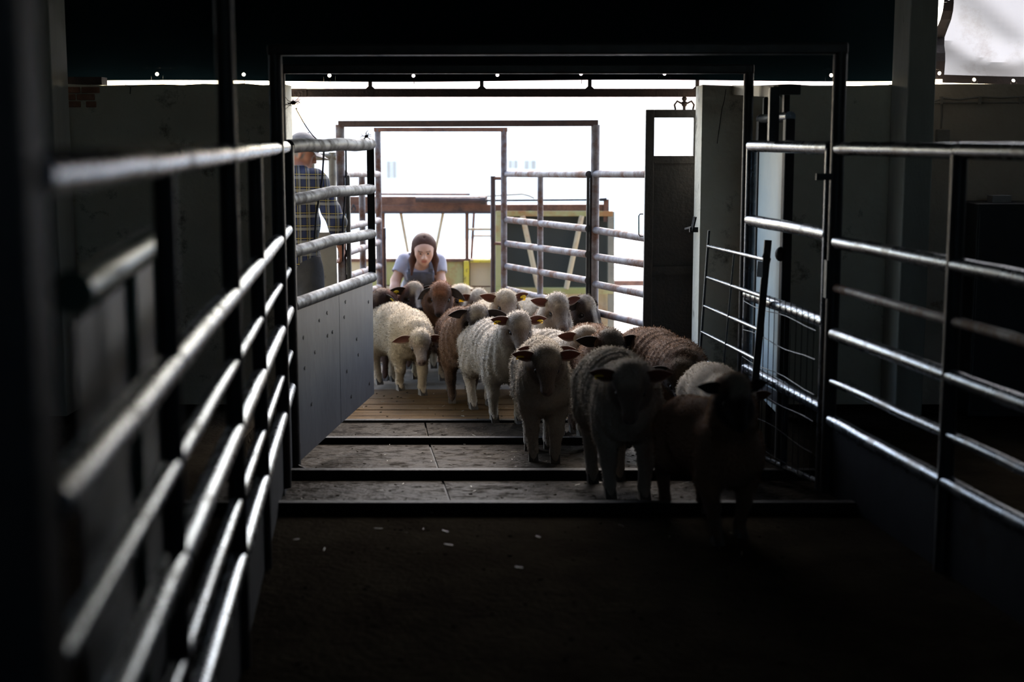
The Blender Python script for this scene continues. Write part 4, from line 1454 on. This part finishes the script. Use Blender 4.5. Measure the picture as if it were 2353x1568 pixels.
SHEEP = [
    dict(label='white sheep leading the flock, head low facing the camera', Y=6.45, px=1440, yaw=6, head=(1449, 880), ahead=.26, hyaw=-6, pitch=62, C=WHITE, step=.5, fold=1, nfl=32000, tags=(-1,), seed=1),
    dict(label='dark brown sheep with lowered black face, nearest to the hurdle', Y=5.65, px=1672, yaw=15, head=(1687, 905), ahead=.25, hyaw=18, pitch=58, C=BROWN_LIT, step=-.6, nfl=26000, scale=0.88, width=1.15, seed=2),
    dict(label='white sheep half hidden behind the dark faced brown one by the hurdle', Y=6.9, px=1672, yaw=6, head=(1705, 925), ahead=.2, hyaw=14, pitch=55, C=WHITE, scale=0.92, nfl=14000, seed=3),
    dict(label='slim white sheep walking head-on between the leader and the pale one', Y=7.78, px=1250, yaw=2, head=(1256, 832), ahead=.3, hyaw=4, pitch=64, C=WHITE, step=.5, width=0.8, tags=(-1,), fold=1, nfl=24000, seed=4),
    dict(label='white sheep tucked close behind the slim head-on one, only its ears showing', Y=8.35, px=1250, yaw=-2, head=(1257, 816), ahead=.42, hyaw=0, pitch=40, C=WHITE, scale=.95, nfl=8000, seed=5),
    dict(label='brown sheep with a dark face and spread black ears, behind the leader', Y=8.45, px=1388, yaw=8, head=(1402, 797), ahead=.25, hyaw=12, pitch=48, C=dict(BROWN, crown=(0.120, 0.108, 0.090)), scale=1.16, step=.4, nfl=20000, seed=6),
    dict(label='brown sheep with bowed head walking close along the wall', Y=7.95, px=1555, yaw=17, head=(1566, 868), ahead=.25, hyaw=8, pitch=58, C=dict(BROWN, crown=(0.096, 0.072, 0.048), face=(0.036, 0.027, 0.021)), scale=1.15, nfl=22000, fold=.6, seed=7),
    dict(label='white sheep with ridged fleece turned three-quarters, on the plank floor', Y=9.32, px=1160, yaw=18, head=(1193, 748), ahead=.24, hyaw=10, pitch=58, C=WHITE, step=.55, fold=1, tags=(1, -1), nfl=24000, seed=8),
    dict(label='grey white sheep looking down behind the brown one with spread ears', Y=8.85, px=1308, yaw=22, head=(1347, 783), ahead=.24, hyaw=22, pitch=46, C=WHITE, scale=1.05, fold=1, nfl=14000, seed=9),
    dict(label='white sheep with raised head looking over the others near the pipe fence', Y=9.75, px=1272, yaw=-4, head=(1280, 706), ahead=.18, hyaw=24, pitch=50, C=WHITE, scale=1.1, nfl=14000, ear_up=.12, seed=10),
    dict(label='brown fleeced sheep with a dark forehead turned towards the pipe fence', Y=10.1, px=1336, yaw=25, head=(1343, 709), ahead=0.12, hyaw=48, pitch=48, C=BROWN, blaze=(0.300, 0.264, 0.216), nfl=9000, flop=.25, seed=11),
    dict(label='cream sheep whose woolly back shows left of the raised head', Y=11.05, px=1214, yaw=30, head=(1268, 728), ahead=.2, hyaw=60, pitch=45, C=CREAM, scale=1.06, nfl=10000, seed=12),
    dict(label='cream sheep with a yellow tag in its picture-right ear', Y=10.35, px=1158, yaw=14, head=(1162, 696), ahead=.2, hyaw=20, pitch=36, C=CREAM, tags=(1,), nfl=11000, scale=1.1, ear_up=.2, seed=13),
    dict(label='small cream sheep head with a yellow tag in its left ear, by the dark post', Y=11.3, px=1095, yaw=8, head=(1101, 690), ahead=.2, hyaw=18, pitch=30, C=CREAM, tags=(-1,), nfl=8000, scale=1.03, seed=14),
    dict(label='cream sheep mostly hidden behind the russet sheep with drooping ears', Y=11.55, px=1062, yaw=4, head=(1060, 682), ahead=.2, hyaw=30, pitch=35, C=CREAM, nfl=7000, scale=1.08, seed=15),
    dict(label='brown sheep with dark face and cream forehead turned three-quarters', Y=10.0, px=1060, yaw=4, head=(1098, 729), ahead=.24, hyaw=4, pitch=58, C=BROWN, step=.5, fold=1, nfl=22000, flop=.1, scale=1.06, ear_len=0.14, width=0.94, ear_up=-0.12, seed=16),
    dict(label='cream white sheep with lowered head at the open gate end', Y=10.35, px=940, yaw=24, head=(966, 788), ahead=0.34, hyaw=8, pitch=46, C=CREAM, step=.5, nfl=22000, flop=.22, scale=1.06, lift={('f', -1): .03}, ear_len=0.135, seed=17),
    dict(label='dark brown sheep standing against the sheeted gate, face in profile', Y=11.0, px=868, yaw=-14, head=(880, 692), ahead=.16, hyaw=-62, pitch=50, C=DARK, tags=(1,), nfl=9000, flop=.2, scale=1.08, seed=18),
    dict(label='dark sheep with a white muzzle stripe and yellow tagged ear', Y=11.05, px=932, yaw=8, head=(952, 676), ahead=0.16, hyaw=24, pitch=44, C=dict(DARK, crown=(0.252, 0.198, 0.138)), blaze=(0.396, 0.360, 0.324), tags=(-1,), nfl=9000, sock=(0.372, 0.330, 0.252), scale=1.08, seed=19),
    dict(label='russet sheep with a reddish woolly forehead and drooping black ears', Y=10.98, px=992, yaw=10, head=(1013, 676), ahead=.22, hyaw=-4, pitch=52, C=RUSSET, nfl=14000, flop=0.3, scale=1.12, sock=(0.300, 0.252, 0.192), ear_len=0.115, ear_up=-0.4, seed=20),
]
for kw in SHEEP:
    sheep(**kw)


# ---------------------------------------------------------------- people
def lerp3(a, b, t):
    return np.array(a) * (1 - t) + np.array(b) * t


def hand(f, wrist, dirn, palm_n, side, s=1.0, curl=.5):
    """palm and five fingers grown from the wrist"""
    d = np.array(dirn, float); d /= np.linalg.norm(d)
    n = np.array(palm_n, float); n -= d * (n @ d); n /= np.linalg.norm(n)
    t = np.cross(d, n) * side                     # towards the thumb
    w = np.array(wrist, float)
    k = w + d * .085 * s
    for q in (-.027, -.009, .009, .026):
        f.cap(w + t * q * .55 * s, k + t * q * s, .014 * s, .0115 * s, .012)
    for q, L in ((-.027, .060), (-.009, .075), (.009, .082), (.026, .074)):
        a = k + t * q * s
        e1 = d * math.cos(curl * .6) + n * math.sin(curl * .6)
        e2 = d * math.cos(curl * 1.5) + n * math.sin(curl * 1.5)
        b = a + e1 * L * .55 * s
        f.cap(a, b, .0102 * s, .0092 * s, .004)
        f.cap(b, b + e2 * L * .45 * s, .0092 * s, .0075 * s, .004)
    a = w + d * .022 * s + t * .024 * s
    b = a + (d * .6 + t * .65 + n * .25) * .045 * s
    f.cap(a, b, .0135 * s, .0112 * s, .008)
    f.cap(b, b + (d * .85 + t * .25 + n * .35) * .034 * s, .0108 * s, .0085 * s, .004)


def head_field(f, H, D, S, Uv, female):
    """skull centre H, face direction D, left S, up Uv"""
    k = .94 if female else 1.0
    f.ball(H + Uv * .025 * k - D * .012, .086 * k, .03, sq=(1, 1, 1))
    f.cap(H + Uv * .01 + D * .02, H - Uv * .055 * k + D * .038 * k, .066 * k, .048 * k, .03)
    f.cap(H - Uv * .07 * k + D * .05 * k, H - Uv * .098 * k + D * .062 * k, .040 * k, .022 * k, .03)
    for s in (1, -1):
        f.cap(H + S * s * .045 * k - Uv * .03 * k + D * .048 * k, H + S * s * .030 * k - Uv * .075 * k + D * .05 * k, .026 * k, .020 * k, .03)
        f.cap(H + S * s * .014 + Uv * .018 + D * .083 * k, H + S * s * .046 + Uv * .016 + D * .066 * k, .011, .009, .012)
        f.ball(H + S * s * .031 * k + D * .094 * k + Uv * .001, .014, .012, 'sub')
        # ear
        e = H + S * s * .082 * k - D * .012 - Uv * .008
        f.cap(e + Uv * .018 - D * .004, e - Uv * .022 + D * .004, .013, .009, .01, None)
        f.cap(H + S * s * .014 * k - Uv * .032 + D * .094 * k, H + S * s * .011 * k - Uv * .034 + D * .092 * k, .0095, .009, .008)
    f.cap(H + Uv * .004 + D * .090 * k, H - Uv * .028 * k + D * .108 * k, .0085, .0125, .01)
    f.cap(H + S * .017 - Uv * .058 * k + D * .089 * k, H - S * .017 - Uv * .058 * k + D * .089 * k, .0085, .0085, .008)
    f.cap(H + S * .014 - Uv * .068 * k + D * .087 * k, H - S * .014 - Uv * .068 * k + D * .087 * k, .009, .009, .008)
    f.cap(H + S * .022 - Uv * .063 * k + D * .1 * k, H - S * .022 - Uv * .063 * k + D * .1 * k, .0022, .0022, .004, None, 'sub')


def eyes(root, H, D, S, Uv, k):
    for s in (1, -1):
        c = H + S * s * .031 * k + D * .081 * k + Uv * .001
        e = link('eye', npmesh_from(MB().ball(c - D * .0045, .0088, 1, 1, 1, 12, 8)), M['eye_white'], root)
        link('iris', npmesh_from(MB().ball(c + D * .0005 - Uv * .0015, .0056, 1, 1, 1, 10, 6)), M['eye'], e)


def skin_col(P, H, D, S, Uv, base, lip, k, hair=None, hairm=None):
    col = np.tile(np.array(base), (len(P), 1))
    Q = P - H
    d, s, u = Q @ D, Q @ S, Q @ Uv
    fc = sstep(d, .04, .07)
    ck = fc * np.exp(-((np.abs(s) - .04) / .02) ** 2 - ((u + .035) / .022) ** 2) * .35
    col = col * (1 - ck[:, None]) + np.array(lip) * ck[:, None]
    lp = fc * (1 - sstep(np.abs(s), .018, .026)) * (1 - sstep(np.abs(u + .063 * k), .009, .014))
    col = col * (1 - lp[:, None]) + np.array(lip) * lp[:, None]
    br = sstep(d, .05, .06) * (1 - sstep(np.abs(np.abs(s) - .032), .015, .02)) * (1 - sstep(np.abs(u - .021), .0035, .0065))
    col = col * (1 - .8 * br[:, None]) + np.array((.06, .035, .025)) * .8 * br[:, None]
    return col


# --- the woman, bent forward behind the flock
WY = 11.95
wroot_x = UX(967, WY, .5)
wo = thing('person', 'woman in grey shirt and slate dungarees bending forward behind the flock', 'person', (wroot_x, WY, -.28), None, 0)
WS = 1.08
wo.scale = (WS, WS, WS)
def wl_(px, py, y):
    p = U(px, py, y)
    return np.array([(p.x - wroot_x), (p.y - WY), (p.z + .28)]) / WS
H = wl_(974, 572, WY - .30)
pt, yy = math.radians(26), math.radians(6)
D = np.array([math.sin(yy) * math.cos(pt), -math.cos(yy) * math.cos(pt), -math.sin(pt)])
S = np.array([math.cos(yy), math.sin(yy), 0])
Uv = -np.cross(D, S)
if Uv[2] < 0:
    Uv = -Uv
nk = wl_(967, 606, WY - .16)
shl, shr = wl_(930, 600, WY - .10), wl_(1006, 600, WY - .10)
wst, hip = np.array([0, .14, .60]), np.array([0, .34, .58])
chest = (shl + shr) / 2 + np.array([0, .03, -.10])
elb = {0: wl_(909, 645, WY - .16), 1: wl_(1013, 645, WY - .16)}
wrs = {0: wl_(905, 694, WY - .28), 1: wl_(1018, 692, WY - .28)}


def woman_torso(f, g=0.0, arms=True):
    f.cap(chest + np.array([0, 0, .03]), wst, .112 + g, .098 + g, .06, (1.12, .86, 1))
    f.cap(shl + np.array([.02, .02, -.01]), shr + np.array([-.02, .02, -.01]), .055 + g, .055 + g, .05)
    for s in (1, -1):
        f.ball(chest + np.array([s * .055, -.085, -.01]), .052 + g, .04)
    f.cap(wst, hip, .10 + g, .118 + g, .06, (1.15, 1, 1))


f = Field()
head_field(f, H, D, S, Uv, True)
f.cap(H - Uv * .05 - D * .01, nk + np.array([0, .03, .0]), .050, .052, .03)
f.cap(nk + np.array([0, .03, 0]), chest, .055, .09, .06)
woman_torso(f, -.006)
for i, sh in ((0, shl), (1, shr)):
    f.cap(sh, elb[i], .047, .038, .03)
    f.cap(elb[i], lerp3(elb[i], wrs[i], .35), .037, .038, .02)
    f.cap(lerp3(elb[i], wrs[i], .35), wrs[i], .038, .025, .02)
    hand(f, wrs[i], wrs[i] - elb[i] + np.array([0, -.05, 0]), (1 if i == 0 else -1, .3, 0), 1 if i == 0 else -1, .95, .5)
for s in (1, -1):
    kn = np.array([s * .15, .02, .44]); an = np.array([s * .13, .22, .08])
    f.cap(hip + np.array([s * .08, 0, -.02]), kn, .085, .058, .04)
    f.cap(kn, an, .056, .036, .03)
    f.cap(an, an + np.array([0, -.13, -.05]), .038, .03, .03)
P, F = f.mesh(.0088)
P = relax(P, F, 1, .4)
col = skin_col(P, H, D, S, Uv, (.52, .31, .22), (.40, .15, .12), .94)
link('body', npmesh('body', P, F, col), M['skin'], wo)
eyes(wo, H, D, S, Uv, .94)
# shirt: torso shell with short sleeves
f = Field()
woman_torso(f, .010)
for i, sh in ((0, shl), (1, shr)):
    f.cap(sh, lerp3(sh, elb[i], .62), .062, .060, .04)
f.ball(nk + np.array([0, -.03, .025]), .062, .02, 'sub')
for i, sh in ((0, shl), (1, shr)):
    e = lerp3(sh, elb[i], .95)
    f.cap(e, lerp3(sh, elb[i], 1.3), .075, .075, .004, None, 'sub')
P, F = f.mesh(.009)
P += .003 * np.sin(P @ np.array([60., 20, 45]))[:, None] * np.array([.5, .8, .2])
link('tee_shirt', npmesh('tee_shirt', P, F), M['tee'], wo)
# dungarees: bib, waist and legs
f = Field()
woman_torso(f, .019)
for s in (1, -1):
    kn = np.array([s * .15, .02, .44]); an = np.array([s * .13, .22, .12])
    f.cap(hip + np.array([s * .08, 0, -.02]), kn, .10, .075, .05)
    f.cap(kn, an, .072, .062, .04)
bibz = wl_(968, 626, WY - .25)[2]
f.cap(shl + np.array([-.06, .1, .1]), shl + np.array([-.02, -.2, -.26]), .075, .05, .01, None, 'sub')
f.cap(shr + np.array([.06, .1, .1]), shr + np.array([.02, -.2, -.26]), .075, .05, .01, None, 'sub')
P, F = f.mesh(.0095, planes=(((0, 0, 1), bibz),))
P += .003 * np.sin(P @ np.array([40., 25, 70]))[:, None] * np.array([.5, .8, .2])
dg = link('dungarees', npmesh('dungarees', P, F), M['overall'], wo)
pk = wl_(970, 650, WY - .29)
for i, sh in ((0, shl), (1, shr)):
    sx = 1 if i == 0 else -1
    b = np.array([chest[0] - sx * .075 * 1.0, chest[1] - .135, bibz - .02])
    pts = [b + np.array([0, -.012, -.02]), b + np.array([-sx * .004, .0, .04]), sh + np.array([sx * .045, -.062, .012]), sh + np.array([sx * .05, -.02, .062]), sh + np.array([sx * .06, .05, .06]), sh + np.array([sx * .07, .16, -.03])]
    mbb = MB()
    for a_, c_ in zip(pts[:-1], pts[1:]):
        mbb.bar(a_, c_, .034, .006, (0, -1, .6))
    mbb.box(b + np.array([0, -.018, -.01]), (.036, .01, .034))
    link('strap', npmesh_from(mbb, False), M['overall'], dg)
# hair: parted cap of hair and two hanging lengths
f = Field()
f.ball(H + Uv * .030 - D * .020, .0885, .03)
f.cap(H - Uv * .0 - D * .055, H - Uv * .06 - D * .06, .07, .045, .04)
for s, L in ((1, .215), (-1, .215)):
    a_ = H + S * s * .070 - D * .012 - Uv * .012
    b_ = a_ + S * s * .016 - D * .018 + np.array([0, 0, -.09])
    c_ = b_ + S * s * .006 + np.array([0, -.035, -.11])
    f.cap(H + S * s * .056 + Uv * .03 - D * .015, a_, .028, .021, .03)
    f.cap(a_, b_, .021, .027, .02)
    f.cap(b_, c_, .027, .008, .02)
f.cap(H + Uv * .135 + D * .075, H + Uv * .05 - D * .11, .004, .004, .012, None, 'sub')
f.cap(H + D * .105 + Uv * .0, H + D * .115 - Uv * .1, .078, .06, .015, None, 'sub')
f.cap(H + D * .102 + Uv * .062, H + D * .102 + Uv * .0, .026, .066, .012, None, 'sub')
P, F = f.mesh(.0075)
link('hair', npmesh('hair', P, F), M['hair'], wo)
for s in (1, -1):
    mbb = MB()
    mbb.path([(s * .13, .25, .02), (s * .13, .24, .2)], .062, 14, .068).ball((s * .13, .16, .035), .055, .85, 1.8, .65, 14, 8)
    link('boot', npmesh_from(mbb), M['boot'], wo)

# --- the man, standing with his back to the camera behind the gate
MY = 10.05
mz = -.215
mx_ = UX(678, MY, 1.3)
MS = 1.045
ang = math.radians(146)
mo = thing('person', 'man in a cap and navy plaid shirt standing behind the open gate, seen from behind', 'person', (mx_, MY, mz), None, ang)
mo.scale = (MS, MS, MS)
pt, yy = math.radians(24), math.radians(-44)
D = np.array([math.sin(yy) * math.cos(pt), -math.cos(yy) * math.cos(pt), -math.sin(pt)])
S = np.array([math.cos(yy), math.sin(yy), 0])
Uv = np.cross(S, D)
if Uv[2] < 0:
    Uv = -Uv
H = np.array([0, -.075, 1.665])
shs = {1: np.array([.195, 0, 1.475]), -1: np.array([-.195, 0, 1.475])}
els = {1: np.array([.31, -.02, 1.19]), -1: np.array([-.36, .0, 1.21])}
wss = {1: np.array([.20, -.22, 1.08]), -1: np.array([-.25, -.17, 1.03])}
hips = np.array([0, .0, .95])


def man_torso(f, g=0.0):
    f.cap((0, .0, 1.40), (0, .01, 1.18), .135 + g, .125 + g, .06, (1.28, .85, 1))
    f.cap((0, .01, 1.18), (0, .01, .96), .125 + g, .128 + g, .06, (1.18, .9, 1))
    f.cap((-.15, .01, 1.475), (.15, .01, 1.475), .062 + g, .062 + g, .06)
    f.cap((0, .01, 1.48), (0, -.02, 1.54), .075 + g, .06 + g, .05)


f = Field()
head_field(f, H, D, S, Uv, False)
f.cap(H - Uv * .05 - D * .03, (0, .0, 1.50), .062, .066, .04)
man_torso(f, -.008)
for s in (1, -1):
    f.cap(shs[s], els[s], .056, .042, .04)
    f.cap(els[s], wss[s], .042, .029, .02)
    hand(f, wss[s], wss[s] - els[s] + np.array([0, 0, -.04]), (-s, 0, -.3), -s, 1.05, .6)
    f.cap((s * .10, .01, .93), (s * .11, -.01, .50), .095, .062, .05)
    f.cap((s * .11, -.01, .50), (s * .115, .02, .10), .058, .038, .03)
    f.cap((s * .115, .02, .08), (s * .13, -.13, .04), .04, .032, .03)
P, F = f.mesh(.0095)
P = relax(P, F, 1, .4)
col = skin_col(P, H, D, S, Uv, (.22, .095, .06), (.20, .07, .055), 1.0)
Q = P - H
hm = (1 - sstep(Q @ D, .005, .03)) * sstep(Q @ Uv, -.06, -.03) * (1 - sstep(np.linalg.norm(Q, axis=1), .115, .13)) * (1 - sstep(np.abs(np.abs(Q @ S) - .09), .0, .012) * 0)
earm = sstep(np.abs(Q @ S), .078, .084)
hm = hm * (1 - earm)
col = col * (1 - hm[:, None]) + np.array((.10, .09, .085)) * hm[:, None]
link('body', npmesh('body', P, F, col), M['skin'], mo)
eyes(mo, H, D, S, Uv, 1.0)
f = Field()
man_torso(f, .014)
for s in (1, -1):
    f.cap(shs[s], els[s], .074, .062, .05)
    f.cap(els[s], lerp3(els[s], wss[s], .9), .062, .044, .03)
f.cap((0, .02, .98), (0, .02, .92), .15, .155, .05, (1.18, .9, 1))
f.cap((0, -.02, 1.55), (0, -.06, 1.66), .066, .08, .01, None, 'sub')
for s in (1, -1):
    f.cap(lerp3(els[s], wss[s], .92), lerp3(els[s], wss[s], 1.3), .06, .06, .004, None, 'sub')
P, F = f.mesh(.010, planes=(((0, 0, -1), -.87),))
P += .004 * np.sin(P @ np.array([30., 40, 38]) + 2 * np.sin(P[:, 2:3] * 9)[:, 0])[:, None] * np.array([.8, .8, .1])
link('plaid_shirt', npmesh('plaid_shirt', P, F), M['plaid'], mo)
f = Field()
f.cap((0, .01, .97), (0, .01, .90), .132, .138, .05, (1.18, .9, 1))
for s in (1, -1):
    f.cap((s * .10, .01, .90), (s * .115, -.01, .50), .112, .085, .05)
    f.cap((s * .115, -.01, .50), (s * .12, .02, .07), .085, .075, .03)
P, F = f.mesh(.011, planes=(((0, 0, 1), .98), ((0, 0, -1), -.05)))
P += .005 * np.sin(P @ np.array([25., 30, 22]))[:, None] * np.array([.8, .8, .1])
link('trousers', npmesh('trousers', P, F), M['trouser'], mo)
f = Field()
f.ball(H + Uv * .036 - D * .012, .099, .03)
f.cap(H + Uv * .06 + D * .055, H + Uv * .05 + D * .05, .05, .05, .04)
P, F = f.mesh(.009, planes=((tuple(-Uv - D * .12), float((-Uv - D * .12) @ (H + Uv * .034))),))
cap_ = link('cap', npmesh('cap', P, F), M['cap'], mo)
vs_, fs_ = [], []
for layer in (0, 1):
    for i in range(9):
        a_ = -1.05 + 2.1 * i / 8
        for j in range(5):
            r_ = .088 + .082 * j / 4 * (.75 + .25 * math.cos(a_))
            p = H + Uv * (.038 - .010 * (j / 4) ** 1.4 - .020 * abs(math.sin(a_)) ** 2 * (j / 4) - layer * .004) + D * (r_ * math.cos(a_) + .012) + S * (r_ * math.sin(a_) * .92)
            vs_.append(p)
for i in range(8):
    for j in range(4):
        a_ = i * 5 + j
        fs_ += [(a_, a_ + 1, a_ + 6, a_ + 5), (45 + a_, 45 + a_ + 5, 45 + a_ + 6, 45 + a_ + 1)]
for i in range(8):
    for j in (0, 4):
        a_, b_ = i * 5 + j, (i + 1) * 5 + j
        fs_.append((a_, b_, 45 + b_, 45 + a_))
for j in range(4):
    for i in (0, 8):
        a_ = i * 5 + j
        fs_.append((a_, a_ + 1, 45 + a_ + 1, 45 + a_))
link('brim', npmesh_from(MB().add(vs_, fs_)), M['cap'], cap_)
link('button', npmesh_from(MB().ball(H + Uv * .135 - D * .012, .009, 1, 1, .6)), M['cap'], cap_)
for s in (1, -1):
    mbb = MB()
    mbb.path([(s * .12, .03, .02), (s * .12, .03, .14)], .058, 12, .06).ball((s * .125, -.06, .036), .055, .85, 1.9, .66, 14, 8)
    link('boot', npmesh_from(mbb), M['boot'], mo)
